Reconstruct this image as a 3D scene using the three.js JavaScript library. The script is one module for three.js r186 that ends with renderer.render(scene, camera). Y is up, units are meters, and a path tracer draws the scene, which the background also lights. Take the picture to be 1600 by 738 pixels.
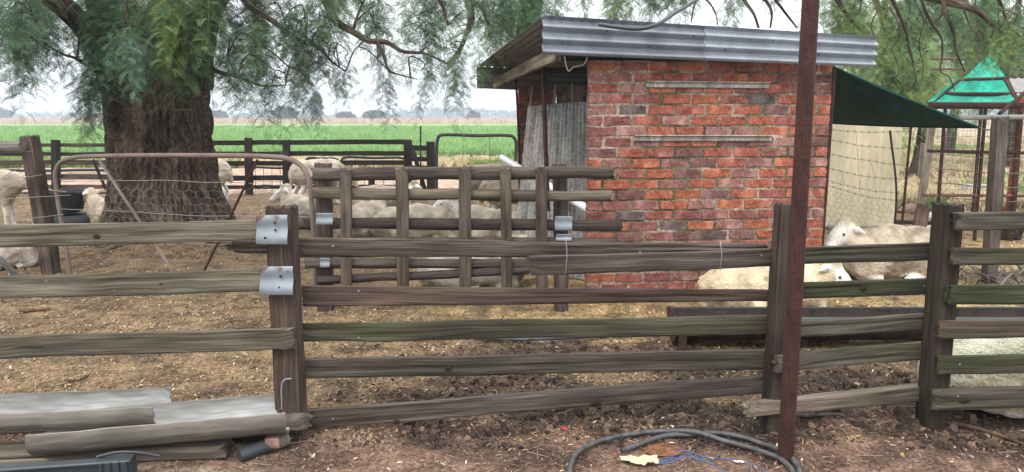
import * as THREE from 'three';
import { mergeGeometries, toCreasedNormals } from 'three/addons/utils/BufferGeometryUtils.js';

// ---------------------------------------------------------------- camera, sky, sun, exposure
const scene = new THREE.Scene();
const EYE = 1.5, FOC = 1200, PITCH = Math.atan(182 / FOC);
const camera = new THREE.PerspectiveCamera(2 * Math.atan(369 / FOC) * 180 / Math.PI, 1600 / 738, 0.05, 6000);
camera.position.set(0, EYE, 0);
camera.rotation.set(-PITCH, 0, 0);
const renderer = new THREE.WebGLRenderer({ antialias: true });
renderer.toneMapping = THREE.LinearToneMapping;
renderer.toneMappingExposure = 2.0;
renderer.shadowMap.enabled = true;
const SKY_LEVEL = 2.1;   // zenith of an overcast sky, three times as bright as its horizon
const sun = new THREE.DirectionalLight(0xfff4e6, 1.0);
sun.position.set(-9, 26, 12); sun.target.position.set(0, 0, -8);
sun.shadow.radius = 30; sun.castShadow = true;
Object.assign(sun.shadow.camera, { left: -30, right: 30, top: 30, bottom: -30, near: 1, far: 90 });
sun.shadow.mapSize.set(2048, 2048);
scene.add(sun, sun.target);

// ---------------------------------------------------------------- random, noise
let seed = 12345;
const rnd = () => { seed = (seed + 0x6d2b79f5) | 0; let t = Math.imul(seed ^ (seed >>> 15), 1 | seed); t = (t + Math.imul(t ^ (t >>> 7), 61 | t)) ^ t; return ((t ^ (t >>> 14)) >>> 0) / 4294967296; };
const rr = (a, b) => a + (b - a) * rnd();
const gauss = () => (rnd() + rnd() + rnd() + rnd() - 2) * 0.87;
const clamp = (x, a = 0, b = 1) => Math.min(b, Math.max(a, x));
const sm = (a, b, x) => { const t = clamp((x - a) / (b - a)); return t * t * (3 - 2 * t); };
const mix = (a, b, t) => a + (b - a) * t;
const mix3 = (a, b, t) => [mix(a[0], b[0], t), mix(a[1], b[1], t), mix(a[2], b[2], t)];
const hash = (x, y, z) => { let h = Math.imul(x, 374761393) ^ Math.imul(y, 668265263) ^ Math.imul(z, 2147483647 ^ 0x5bd1e995); h = Math.imul(h ^ (h >>> 13), 1274126177); h ^= h >>> 16; return (h >>> 0) / 4294967296; };
const fade = (t) => t * t * (3 - 2 * t);
function n3(x, y, z) {
  const X = Math.floor(x), Y = Math.floor(y), Z = Math.floor(z), u = fade(x - X), v = fade(y - Y), w = fade(z - Z);
  const l = (a, b, t) => a + (b - a) * t;
  return l(l(l(hash(X, Y, Z), hash(X + 1, Y, Z), u), l(hash(X, Y + 1, Z), hash(X + 1, Y + 1, Z), u), v),
    l(l(hash(X, Y, Z + 1), hash(X + 1, Y, Z + 1), u), l(hash(X, Y + 1, Z + 1), hash(X + 1, Y + 1, Z + 1), u), v), w) * 2 - 1;
}
const f3 = (x, y, z, o = 3) => { let s = 0, a = 0.5; for (let i = 0; i < o; i++) { s += a * n3(x, y, z); x *= 2.03; y *= 2.03; z *= 2.03; a *= 0.5; } return s; };
// tileable 2-D noise: px, py cells per tile
function pn(u, v, px, py, s = 0) {
  const x = u * px, y = v * py, X = Math.floor(x), Y = Math.floor(y), a = fade(x - X), b = fade(y - Y), m = (i, n) => ((i % n) + n) % n;
  const h = (i, j) => hash(m(i, px), m(j, py), s);
  return mix(mix(h(X, Y), h(X + 1, Y), a), mix(h(X, Y + 1), h(X + 1, Y + 1), a), b) * 2 - 1;
}
const pf = (u, v, px, py, o, s = 0) => { let r = 0, a = 0.5; for (let i = 0; i < o; i++) { r += a * pn(u, v, px << i, py << i, s + i * 7); a *= 0.55; } return r; };

// ---------------------------------------------------------------- sky texture: bright high overcast
{
  const W = 256, H = 128, d = new Float32Array(W * H * 4);
  for (let j = 0; j < H; j++) for (let i = 0; i < W; i++) {
    const u = i / W, v = j / H, el = (v - 0.5) * Math.PI, up = Math.max(0, Math.sin(el));
    const c = pf(u, v, 6, 6, 4, 3) * 0.5 + 0.5, k = SKY_LEVEL * (0.9 + 0.2 * c) * (1 + 2 * up) / 3;
    const o = (j * W + i) * 4, blue = 0.03 + 0.06 * (1 - c);
    d[o] = k * (1 - blue); d[o + 1] = k * (1 - blue * 0.35); d[o + 2] = k * (1 + blue * 0.3); d[o + 3] = 1;
  }
  const t = new THREE.DataTexture(d, W, H, THREE.RGBAFormat, THREE.FloatType);
  t.mapping = THREE.EquirectangularReflectionMapping; t.magFilter = t.minFilter = THREE.LinearFilter; t.wrapS = THREE.RepeatWrapping; t.needsUpdate = true;
  scene.background = t; scene.environment = t;
}

// ---------------------------------------------------------------- from photograph pixels (1600 x 738) and a real depth to points in the place
const V = (x, y, z) => new THREE.Vector3(x, y, z);
const CP = Math.cos(PITCH), SP = Math.sin(PITCH);
function at(px, py, depth) { const x = (px - 800) / FOC, y = (369 - py) / FOC, k = depth / (CP + y * SP); return V(x * k, EYE + (y * CP - SP) * k, -depth); }
function gnd(px, py) { const x = (px - 800) / FOC, y = (369 - py) / FOC, k = EYE / (SP - y * CP); return V(x * k, 0, -(CP + y * SP) * k); }

// ---------------------------------------------------------------- names and bookkeeping
const taken = new Map();
const numbered = (n) => { const k = taken.get(n) ?? 0; taken.set(n, k + 1); return k ? n + '_' + String(k).padStart(3, '0') : n; };
function tag(o, label, category, group, kind) { if (label) o.userData.label = label; if (category) o.userData.category = category; if (group) o.userData.group = group; if (kind) o.userData.kind = kind; return o; }
function thing(name, label, category, p = [0, 0, 0], turn = 0, group) {
  const o = new THREE.Group(); o.name = numbered(name); scene.add(o);
  if (p.isVector3) o.position.copy(p); else o.position.set(...p);
  o.rotation.y = turn; return tag(o, label, category, group);
}
function mesh(name, geo, mat, parent) { const m = new THREE.Mesh(geo, mat); m.name = name; m.castShadow = m.receiveShadow = true; parent.add(m); return m; }
// a part whose geometry is written in world coordinates, under a thing (or part) that stands somewhere
function part(name, geo, mat, parent) {
  parent.updateWorldMatrix(true, false); const inv = parent.matrixWorld.clone().invert();
  geo.applyMatrix4(inv); return mesh(name, geo, mat, parent);
}
function solo(name, geo, mat, label, category, group) {   // a thing that is one mesh; its origin goes to its base
  geo.computeBoundingBox(); const b = geo.boundingBox, c = V((b.min.x + b.max.x) / 2, b.min.y, (b.min.z + b.max.z) / 2);
  geo.translate(-c.x, -c.y, -c.z); const m = mesh(numbered(name), geo, mat, scene); m.position.copy(c); return tag(m, label, category, group);
}
function struct(name, geo, mat) { const m = mesh(numbered(name), geo, mat, scene); m.userData.kind = 'structure'; return m; }
const join = (list) => mergeGeometries(list.map((g) => { const h = g.index ? g.toNonIndexed() : g; for (const k of Object.keys(h.attributes)) if (!['position', 'normal', 'uv', 'color'].includes(k)) h.deleteAttribute(k); return h; }), false);

// ---------------------------------------------------------------- textures
function dtex(w, h, fn, srgb) {
  const d = new Uint8Array(w * h * 4);
  for (let j = 0; j < h; j++) for (let i = 0; i < w; i++) { const c = fn((i + 0.5) / w, (j + 0.5) / h), o = (j * w + i) * 4; d[o] = clamp(c[0]) * 255; d[o + 1] = clamp(c[1] ?? c[0]) * 255; d[o + 2] = clamp(c[2] ?? c[0]) * 255; d[o + 3] = 255; }
  const t = new THREE.DataTexture(d, w, h); t.wrapS = t.wrapT = THREE.RepeatWrapping; t.magFilter = THREE.LinearFilter; t.minFilter = THREE.LinearMipmapLinearFilter; t.generateMipmaps = true;
  if (srgb) t.colorSpace = THREE.SRGBColorSpace; t.needsUpdate = true; return t;
}
const rep = (t, x, y) => { const c = t.clone(); c.repeat.set(x, y); c.needsUpdate = true; return c; };
const grey = (fn) => (u, v) => { const g = fn(u, v); return [g, g, g]; };
// weathered wood: fibres along u, cracks, knots
const woodH = (u, v) => {
  const w = v + 0.012 * pf(u, v, 4, 2, 2, 40);
  const fib = pf(u, w, 5, 60, 3, 1), fine = pf(u, w, 9, 220, 2, 9), crack = Math.abs(pf(u, w, 2, 16, 1, 20)), on = sm(0.0, 0.25, pf(u, v, 6, 6, 3, 70));
  const c = mix(1, sm(0.0, 0.03, crack), on);
  return clamp((0.58 + 0.4 * fib + 0.36 * fine) * mix(0.2, 1, c));
};
const T = {};
T.woodB = dtex(1024, 512, grey(woodH));
T.wood = dtex(1024, 512, (u, v) => { const h = woodH(u, v), s = pf(u, v, 3, 5, 3, 60), k = 0.42 + 0.56 * h + 0.24 * s, sp = pn(u, v, 90, 30, 51) > 0.86 && pn(u, v, 7, 5, 52) > 0.1 ? 0.6 : 0; return [mix(k, 1, sp), mix(k * (0.985 + 0.02 * s), 1, sp), mix(k * (0.965 + 0.04 * s), 1, sp)]; }, true);
T.soilB = dtex(1024, 1024, grey((u, v) => 0.5 + 0.45 * pf(u, v, 24, 24, 5, 5)));
T.soil = dtex(1024, 1024, (u, v) => { const a = pf(u, v, 10, 10, 5, 11), b = pf(u, v, 90, 90, 3, 31), k = 0.78 + 0.3 * a + 0.34 * b; return [k, k * (0.98 + 0.03 * b), k * (0.95 + 0.08 * b)]; }, true);
T.brickB = dtex(512, 512, grey((u, v) => 0.5 + 0.4 * pf(u, v, 14, 14, 5, 2) - 0.4 * sm(0.2, 0.45, pf(u, v, 40, 40, 2, 6))));
T.brick = dtex(512, 512, (u, v) => { const a = pf(u, v, 5, 6, 4, 12), b = pf(u, v, 40, 40, 3, 15), g = sm(0.12, 0.4, pf(u, v, 9, 9, 3, 33)), k = 0.8 + 0.28 * a + 0.24 * b; return [mix(k, 0.72, g * 0.5), mix(k * (1 + 0.1 * a), 0.66, g * 0.5), mix(k * (1 + 0.14 * a), 0.7, g * 0.5)]; }, true);
T.rust = dtex(512, 512, (u, v) => { const a = pf(u, v, 6, 6, 5, 3), b = pf(u, v, 50, 50, 3, 4), k = clamp(0.55 + 0.7 * a + 0.4 * b); return mix3([0.36, 0.25, 0.23], [0.56, 0.36, 0.29], k).map((c) => c * (0.92 + 0.25 * b)); }, true);
T.fineB = dtex(512, 512, grey((u, v) => 0.5 + 0.5 * pf(u, v, 32, 32, 4, 8)));
T.bark = dtex(512, 512, (u, v) => { const a = pf(u, v, 40, 10, 4, 3), b = pf(u, v, 8, 6, 3, 5), k = 0.72 + 0.4 * a + 0.25 * b; return [k, k * (0.97 + 0.04 * b), k * (0.94 + 0.06 * b)]; }, true);
T.barkB = dtex(512, 512, grey((u, v) => 0.5 + 0.6 * pf(u, v, 36, 9, 4, 3)));
T.woolB = dtex(512, 512, grey((u, v) => { const w = u + 0.02 * pf(u, v, 8, 8, 2, 9); return 0.55 + 0.45 * pf(w, v, 80, 56, 3, 8) - 0.3 * (1 - sm(0, 0.06, Math.abs(pf(w, v, 22, 6, 2, 14)))) * sm(0, 0.3, pf(u, v, 5, 5, 2, 91)); }));
T.wool = dtex(512, 512, (u, v) => { const w = u + 0.02 * pf(u, v, 8, 8, 2, 9), c = 1 - (1 - sm(0, 0.05, Math.abs(pf(w, v, 22, 6, 2, 14)))) * sm(0.05, 0.3, pf(u, v, 5, 5, 2, 91)) * 0.8, a = pf(u, v, 5, 5, 4, 77), k = 0.9 + 0.14 * a + 0.1 * pf(w, v, 80, 60, 2, 5); return [k * mix(0.82, 1, c), k * mix(0.76, 0.985, c), k * mix(0.68, 0.96, c)]; }, true);
T.zinc = dtex(512, 512, (u, v) => { const a = pf(u, v, 7, 7, 4, 3), b = pf(u, v, 30, 30, 3, 5), k = 0.85 + 0.12 * a + 0.05 * b; return [k, k * 1.005, k * 1.015]; }, true);
T.conc = dtex(512, 512, (u, v) => { const a = pf(u, v, 24, 5, 5, 3), b = pf(u, v, 60, 60, 3, 5), g = sm(0.0, 0.4, pf(u, v, 14, 3, 5, 21)), k = 0.86 + 0.2 * a + 0.22 * b; return mix3([k, k * 0.99, k * 0.97], [k * 0.74, k * 0.7, k * 0.64], g * 0.4); }, true);
T.stain = dtex(512, 512, (u, v) => { const a = pf(u, v, 3, 3, 5, 3), s = pf(u, v, 40, 3, 3, 9), k = 0.92 + 0.1 * a + 0.07 * s; return [k, k * 0.985, k * 0.95]; }, true);
T.meadow = dtex(1024, 1024, (u, v) => { const a = pf(u, v, 6, 6, 5, 3), b = pf(u, v, 120, 120, 3, 5), c = pf(u, v, 18, 18, 3, 8), k = 0.82 + 0.2 * b + 0.16 * a; return [k * (0.95 + 0.5 * Math.max(0, c)), k, k * (0.92 - 0.2 * c)]; }, true);
T.strap = dtex(256, 256, (u, v) => { const a = pf(u, v, 6, 6, 4, 3), r = sm(0.2, 0.34, pf(u, v, 5, 5, 4, 78)), k = 0.86 + 0.22 * a; return mix3([k, k * 1.01, k * 1.02], [0.55, 0.33, 0.25], r * 0.8); }, true);
T.cloth = dtex(512, 512, (u, v) => { const k = 0.8 + 0.25 * pf(u, v, 4, 4, 4, 3) + 0.12 * pn(u, v, 200, 200, 5); return [k, k, k]; }, true);
const S = (o) => new THREE.MeshPhysicalMaterial({ roughness: 0.9, specularIntensity: (o.metalness ?? 0) > 0 || (o.roughness ?? 1) < 0.65 ? 1 : 0.3, ...o });   // dusty, fibrous surfaces have little gloss
const P = (o) => new THREE.MeshPhysicalMaterial({ roughness: 0.9, specularIntensity: (o.roughness ?? 1) < 0.65 ? 1 : 0.3, ...o });
const lin = (r, g, b) => new THREE.Color().setRGB(r, g, b);
const M = {
  wood: S({ map: T.wood, bumpMap: T.woodB, bumpScale: 0.004, vertexColors: true, roughness: 0.92 }),
  soil: S({ map: T.soil, bumpMap: T.soilB, bumpScale: 0.012, vertexColors: true, roughness: 1 }),
  rust: S({ map: T.rust, color: lin(0.75, 0.8, 0.82), bumpMap: T.fineB, bumpScale: 0.0015, roughness: 0.82, metalness: 0.1 }),
  rustDark: S({ map: T.rust, color: lin(0.3, 0.33, 0.36), bumpMap: T.fineB, bumpScale: 0.001, roughness: 0.8 }),
  rustOchre: S({ map: T.rust, color: lin(1.3, 1.0, 0.6), bumpMap: T.fineB, bumpScale: 0.001, roughness: 0.85 }),
  bark: S({ map: T.bark, bumpMap: T.barkB, bumpScale: 0.02, vertexColors: true, roughness: 1 }),
  wool: S({ map: T.wool, bumpMap: T.woolB, bumpScale: 0.014, vertexColors: true, roughness: 1 }),
  gateTube: S({ map: T.zinc, color: lin(0.2, 0.145, 0.125), roughness: 0.7, bumpMap: T.fineB, bumpScale: 0.001 }),
  zinc: S({ map: T.zinc, color: lin(0.25, 0.27, 0.3), metalness: 0.25, roughness: 0.45 }),
  zincNew: S({ map: T.zinc, color: lin(0.33, 0.355, 0.385), metalness: 0.25, roughness: 0.45 }),
  zincDull: S({ map: T.zinc, color: lin(0.3, 0.28, 0.26), metalness: 0.25, roughness: 0.75 }),
  strap: S({ map: T.strap, color: lin(0.31, 0.345, 0.38), metalness: 0.2, roughness: 0.6, bumpMap: T.fineB, bumpScale: 0.001 }),
  wire: S({ color: lin(0.22, 0.21, 0.2), metalness: 0.3, roughness: 0.6 }),
  wireDark: S({ color: lin(0.12, 0.1, 0.09), roughness: 0.8 }),
  conc: S({ map: T.conc, color: lin(0.46, 0.44, 0.41), bumpMap: T.fineB, bumpScale: 0.002 }),
  sheet: S({ map: T.conc, color: lin(0.34, 0.34, 0.34), bumpMap: T.fineB, bumpScale: 0.001 }),
  beige: S({ map: T.stain, color: lin(0.84, 0.75, 0.57), bumpMap: T.fineB, bumpScale: 0.001 }),
  gutter: S({ map: rep(T.conc, 1, 0.25), vertexColors: true, bumpMap: T.fineB, bumpScale: 0.0004 }),
  mortar: S({ map: T.soil, bumpMap: T.soilB, bumpScale: 0.008, vertexColors: true, roughness: 1 }),
  blackPlastic: S({ color: lin(0.018, 0.019, 0.022), roughness: 0.5, bumpMap: T.fineB, bumpScale: 0.0008 }),
  greyHose: S({ map: T.conc, color: lin(0.1, 0.115, 0.13), roughness: 0.6 }),
  bluePlastic: S({ map: T.stain, color: lin(0.035, 0.044, 0.06), roughness: 0.5 }),
  rubber: S({ color: lin(0.03, 0.033, 0.035), roughness: 0.75, bumpMap: T.fineB, bumpScale: 0.002 }),
  white: S({ color: lin(0.72, 0.74, 0.76), roughness: 0.4 }),
  cream: S({ color: lin(0.5, 0.38, 0.25), roughness: 0.9, side: THREE.DoubleSide }),
  blueRope: S({ color: lin(0.05, 0.12, 0.28), roughness: 0.7 }),
  darkSteel: S({ color: lin(0.03, 0.03, 0.032), roughness: 0.7 }),
  sail: P({ map: T.cloth, color: lin(0.01, 0.07, 0.058), roughness: 0.95, side: THREE.DoubleSide, bumpMap: T.fineB, bumpScale: 0.002 }),
  net: P({ map: T.cloth, color: lin(0.02, 0.8, 0.56), roughness: 0.9, side: THREE.DoubleSide, transmission: 0.5, thickness: 0 }),
  eye: S({ color: lin(0.015, 0.012, 0.01), roughness: 0.25 }),
  water: P({ color: lin(0.12, 0.13, 0.13), roughness: 0.04, metalness: 0, clearcoat: 1, clearcoatRoughness: 0.02 }),
};
for (const k of ['brickB']) T[k].needsUpdate = true;

// ---------------------------------------------------------------- shape helpers
// loft through rings of points; colour by callback; caps closed
function loft(rings, { uvs, color, caps = true, closed = true } = {}) {
  const n = rings[0].length, m = closed ? n + 1 : n, pos = [], uv = [], col = [], idx = [];
  let run = 0;
  rings.forEach((r, i) => {
    if (i) { const a = rings[i - 1], b = r; run += Math.hypot((a[0].x + a[n >> 1].x - b[0].x - b[n >> 1].x) / 2, (a[0].y + a[n >> 1].y - b[0].y - b[n >> 1].y) / 2, (a[0].z + a[n >> 1].z - b[0].z - b[n >> 1].z) / 2); }
    let per = 0;
    for (let j = 0; j < m; j++) {
      const p = r[j % n]; if (j) per += p.distanceTo(r[(j - 1) % n]);
      pos.push(p.x, p.y, p.z); uv.push(...(uvs ? uvs(run, per, i, j) : [run, per])); if (color) col.push(...color(p, i / (rings.length - 1), j / n));
    }
  });
  for (let i = 0; i < rings.length - 1; i++) for (let j = 0; j < m - 1; j++) { const a = i * m + j, b = a + 1, c = a + m, d = c + 1; idx.push(a, b, c, b, d, c); }
  if (caps && closed) for (const e of [0, rings.length - 1]) {
    const r = rings[e], c = V(0, 0, 0); r.forEach((p) => c.add(p)); c.multiplyScalar(1 / n); const base = pos.length / 3;
    for (let j = 0; j <= n; j++) { const p = j < n ? r[j] : c; pos.push(p.x, p.y, p.z); const q = p.clone().sub(c); uv.push(...(uvs ? uvs(run * (e ? 1 : 0) + q.y * 0.3, q.x + q.z, e, 0) : [q.y * 0.3, q.x + q.z])); if (color) col.push(...color(p, e ? 1 : 0, j / n)); }
    for (let j = 0; j < n; j++) { const k = (j + 1) % n; e ? idx.push(base + n, base + j, base + k) : idx.push(base + n, base + k, base + j); }
  }
  const g = new THREE.BufferGeometry();
  g.setAttribute('position', new THREE.Float32BufferAttribute(pos, 3)); g.setAttribute('uv', new THREE.Float32BufferAttribute(uv, 2));
  if (color) g.setAttribute('color', new THREE.Float32BufferAttribute(col, 3));
  g.setIndex(idx); g.computeVertexNormals();
  if (closed) { const N = g.attributes.normal; for (let i = 0; i < rings.length; i++) { const a = i * m, b = a + n; const x = N.getX(a) + N.getX(b), y = N.getY(a) + N.getY(b), z = N.getZ(a) + N.getZ(b), l = Math.hypot(x, y, z) || 1; N.setXYZ(a, x / l, y / l, z / l); N.setXYZ(b, x / l, y / l, z / l); } }
  return g;
}
// weathered wooden member from A to B. h: size along "up" (number or [start, end]); t: size across. round: a log
const WOOD = { brown: [0.115, 0.082, 0.067], dark: [0.07, 0.053, 0.044], grey: [0.19, 0.167, 0.13], moss: [0.092, 0.086, 0.06], pale: [0.24, 0.2, 0.16], black: [0.04, 0.033, 0.03] };
function beam(A, B, h, t, o = {}) {
  const { tint = WOOD.brown, moss = 0, round = false, up = V(0, 1, 0), wob = 0.006, bow = 0, jag = 0.012, step = 0.05, edge = 0.008, split = 0, crack = t > 0.02 && !Array.isArray(t) ? 1 : 0 } = o;
  const s = rr(0, 90), dir = B.clone().sub(A), L = dir.length(); dir.normalize();
  const side = dir.clone().cross(up).normalize(), u2 = side.clone().cross(dir).normalize();
  const [h0, h1] = Array.isArray(h) ? h : [h, h], [t0, t1] = Array.isArray(t) ? t : [t, t];
  const nr = Math.max(3, Math.ceil(L / step)), rings = [], prof = [];
  if (round) for (let k = 0; k < 14; k++) { const a = k / 14 * 2 * Math.PI; prof.push([Math.sin(a) / 2, Math.cos(a) / 2, 0]); }
  else { const q = 9, cs = [[1, 1], [1, -1], [-1, -1], [-1, 1]]; for (let c = 0; c < 4; c++) { const a = cs[c], b = cs[(c + 1) % 4]; for (let k = 0; k < q; k++) { const f = [0.0, 0.06, 0.18, 0.3, 0.42, 0.54, 0.66, 0.8, 0.94][k]; prof.push([mix(a[0], b[0], f) / 2, mix(a[1], b[1], f) / 2, k === 0 ? 1 : 0]); } } }
  for (let i = 0; i <= nr; i++) {
    const f = i / nr, hh = mix(h0, h1, f), tt = mix(t0, t1, f), end = i === 0 || i === nr, c = A.clone().addScaledVector(dir, L * f);
    const b = Math.sin(f * Math.PI) * bow + wob * f3(f * L * 1.6 + s, s, 3, 3), b2 = wob * 0.8 * f3(f * L * 1.3 + s, 7, s, 2);
    rings.push(prof.map(([a, e, corner]) => {
      const wv = wob * 0.9 * f3(f * L * 3.1 + s, a * 3, e * 3 + 9, 3), ww = wob * 0.5 * n3(f * L * 11 + s, a * 9 + 3, e * 9);
      let x = a * tt, y = e * hh; if (corner) { x -= Math.sign(x) * edge * 0.6; y -= Math.sign(y) * edge * 0.6; }
      if (crack && Math.abs(a) > 0.49 && !corner) { const u = f * L, cc = 0.22 * Math.sin(s) + 0.25 * f3(u * 0.9 + s, 5, s, 2), m = sm(-0.05, 0.2, f3(u * 1.3 + s * 2, a > 0 ? 3 : 11, 1, 2)), cd = 0.3 * Math.sin(s * 3 + 2) + 0.2 * f3(u * 0.8, s, 4, 2), m2 = sm(0.02, 0.22, f3(u * 1.7 + s, a > 0 ? 8 : 17, 6, 2)); x -= Math.sign(a) * 0.011 * crack * Math.max(m * Math.exp(-(((e - cc) / 0.055) ** 2)), m2 * Math.exp(-(((e - cd) / 0.05) ** 2))); }
      if (round) { const q = 1 + 0.12 * f3(f * L * 1.7 + s, a * 2.5, e * 2.5, 2); x *= q; y *= q; }
      const p = c.clone().addScaledVector(side, x + ww + b2).addScaledVector(u2, y + wv + b);
      if (end) p.addScaledVector(dir, jag * f3(a * 6 + s, e * 7, i, 3) * 2.4 + (split ? split * n3(e * 7 + s, i, 1) : 0));
      return p;
    }));
  }
  const uo = rnd(), vo = rnd();
  return loft(rings, {
    uvs: (r, per) => [r / 1.5 + uo, per / 0.5 + vo],
    color: (p) => {
      const k = 0.95 + 0.7 * f3(p.x * 2.2 + s, p.y * 7, p.z * 2.2, 3);
      let c = tint.map((v) => v * k);
      const q = 0.75 * moss * sm(-0.1, 0.26, f3(p.x * 1.7 + s * 3, p.y * 9, p.z * 1.7 + 4, 4) + 0.25 * n3(p.x * 9, p.y * 30, p.z * 9));
      if (q > 0) c = mix3(c, [0.04, 0.062, 0.016], q * 0.8);
      return c;
    },
  });
}
function tube(pts, r, o = {}) {   // pts: Vector3[], r: number or [start, end]
  const { seg = 8, n = Math.max(4, pts.length * 8), sharp = false, rough = 0 } = o;
  let path = pts; const cv = new THREE.CatmullRomCurve3(pts, false, 'centripetal');
  if (!sharp && pts.length > 2) path = cv.getPoints(n);
  const [r0, r1] = Array.isArray(r) ? r : [r, r], rings = [], s = rr(0, 50); let side = null;
  for (let i = 0; i < path.length; i++) {
    const d = path[Math.min(path.length - 1, i + 1)].clone().sub(path[Math.max(0, i - 1)]).normalize();
    if (!side) side = Math.abs(d.y) < 0.9 ? V(0, 1, 0).cross(d).normalize() : V(1, 0, 0).cross(d).normalize();
    side.addScaledVector(d, -side.dot(d)).normalize(); const b = d.clone().cross(side), f = i / (path.length - 1), R = mix(r0, r1, f);
    rings.push(Array.from({ length: seg }, (_, k) => { const a = k / seg * 2 * Math.PI, q = R * (1 + (rough ? rough * f3(f * 9 + s, Math.cos(a) * 1.5, Math.sin(a) * 1.5, 2) : 0)); return path[i].clone().addScaledVector(side, Math.cos(a) * q).addScaledVector(b, Math.sin(a) * q); }));
  }
  return loft(rings, { color: o.color, uvs: o.uvs });
}
const wireOf = (list, r, seg = 4) => join(list.map((p) => tube(p, r, { seg, sharp: p.length < 3, n: Math.max(6, p.length * 3) })));
function box(w, h, d, x, y, z, ry = 0, bev = 0.004) { const s = new THREE.Shape(); const a = w / 2 - bev, b = h / 2 - bev; s.moveTo(-a, -b); s.lineTo(a, -b); s.lineTo(a, b); s.lineTo(-a, b); s.closePath(); const g = new THREE.ExtrudeGeometry(s, { depth: d - 2 * bev, bevelThickness: bev, bevelSize: bev, bevelSegments: 1 }); g.translate(0, 0, -d / 2 + bev); g.rotateY(ry); g.translate(x, y, z); return g; }
// corrugated sheet over a bilinear patch P(u,v): waves along v when acrossV, else along u
function corrugated(Pf, nu, nv, amp, waves, alongV, thick = 0.004) {
  const g = new THREE.BufferGeometry(), pos = [], uv = [], idx = [];
  const nrm = Pf(1, 0).sub(Pf(0, 0)).cross(Pf(0, 1).sub(Pf(0, 0))).normalize(), s = rr(0, 9), W = Pf(1, 0).distanceTo(Pf(0, 0)), H = Pf(0, 1).distanceTo(Pf(0, 0));
  for (const off of [0, thick]) for (let j = 0; j <= nv; j++) for (let i = 0; i <= nu; i++) {
    const u = i / nu, v = j / nv, q = alongV ? v : u, p = Pf(u, v).addScaledVector(nrm, amp * Math.sin(q * waves * 2 * Math.PI) + 0.004 * f3(u * W * 2 + s, v * H * 3, 1, 2) + off);
    pos.push(p.x, p.y, p.z); uv.push(u * W, v * H);
  }
  const m = nu + 1, base = m * (nv + 1), q = (a, b, c, d) => idx.push(a, b, c, b, d, c);
  for (let j = 0; j < nv; j++) for (let i = 0; i < nu; i++) { const a = j * m + i; q(a, a + m, a + 1, a + m + 1); q(base + a, base + a + 1, base + a + m, base + a + m + 1); }
  for (let i = 0; i < nu; i++) { q(i, i + 1, base + i, base + i + 1); const t = nv * m + i; q(t, base + t, t + 1, base + t + 1); }
  for (let j = 0; j < nv; j++) { const a = j * m; q(a, base + a, a + m, base + a + m); const e = a + nu; q(e, e + m, base + e, base + e + m); }
  g.setAttribute('position', new THREE.Float32BufferAttribute(pos, 3)); g.setAttribute('uv', new THREE.Float32BufferAttribute(uv, 2)); g.setIndex(idx); g.computeVertexNormals(); return g;
}
const quad = (a, b, c, d) => (u, v) => a.clone().lerp(b, u).lerp(d.clone().lerp(c, u), v);   // a b bottom, d c top

// ================================================================ the ground
const FENCE_D = (x) => 3.5 + 0.03 * x;                                   // line of the near fence
function gh(x, d) {                                                        // height of the pen ground
  let h = 0.035 * f3(x * 0.5, d * 0.5, 1, 2) * sm(4, 6, d);
  const lump = sm(3.3, 3.6, d) * (1 - sm(5.2, 6.2, d)) * (0.35 + 0.65 * sm(-1.3, -0.6, x));
  h += lump * (0.06 * Math.max(-0.2, f3(x * 3.2, d * 3.6, 5, 3)) + 0.04 * Math.abs(f3(x * 8, d * 8, 2, 4)) + 0.012 * f3(x * 28, d * 28, 6, 2));
  h += 0.008 * f3(x * 11, d * 11, 3, 3) + 0.004 * n3(x * 37, d * 37, 1);
  h += 0.16 * Math.exp(-(((x + 3.95) / 1.1) ** 2 + ((d - 8.8) / 0.95) ** 2));      // soil heaped at the tree's foot
  h += 0.12 * Math.exp(-(((x - 0.75) / 0.5) ** 2 + ((d - 8.0) / 0.6) ** 2));        // trodden heap in the shed's doorway
  if (d > 18) h *= 0.5;
  return h;
}
const SOIL = { red: [0.2, 0.126, 0.096], dark: [0.058, 0.041, 0.033], tan: [0.215, 0.148, 0.088], straw: [0.4, 0.29, 0.145], pink: [0.5, 0.36, 0.28], dry: [0.46, 0.38, 0.25], pale: [0.3, 0.25, 0.195], green: [0.12, 0.22, 0.06] };
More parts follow.
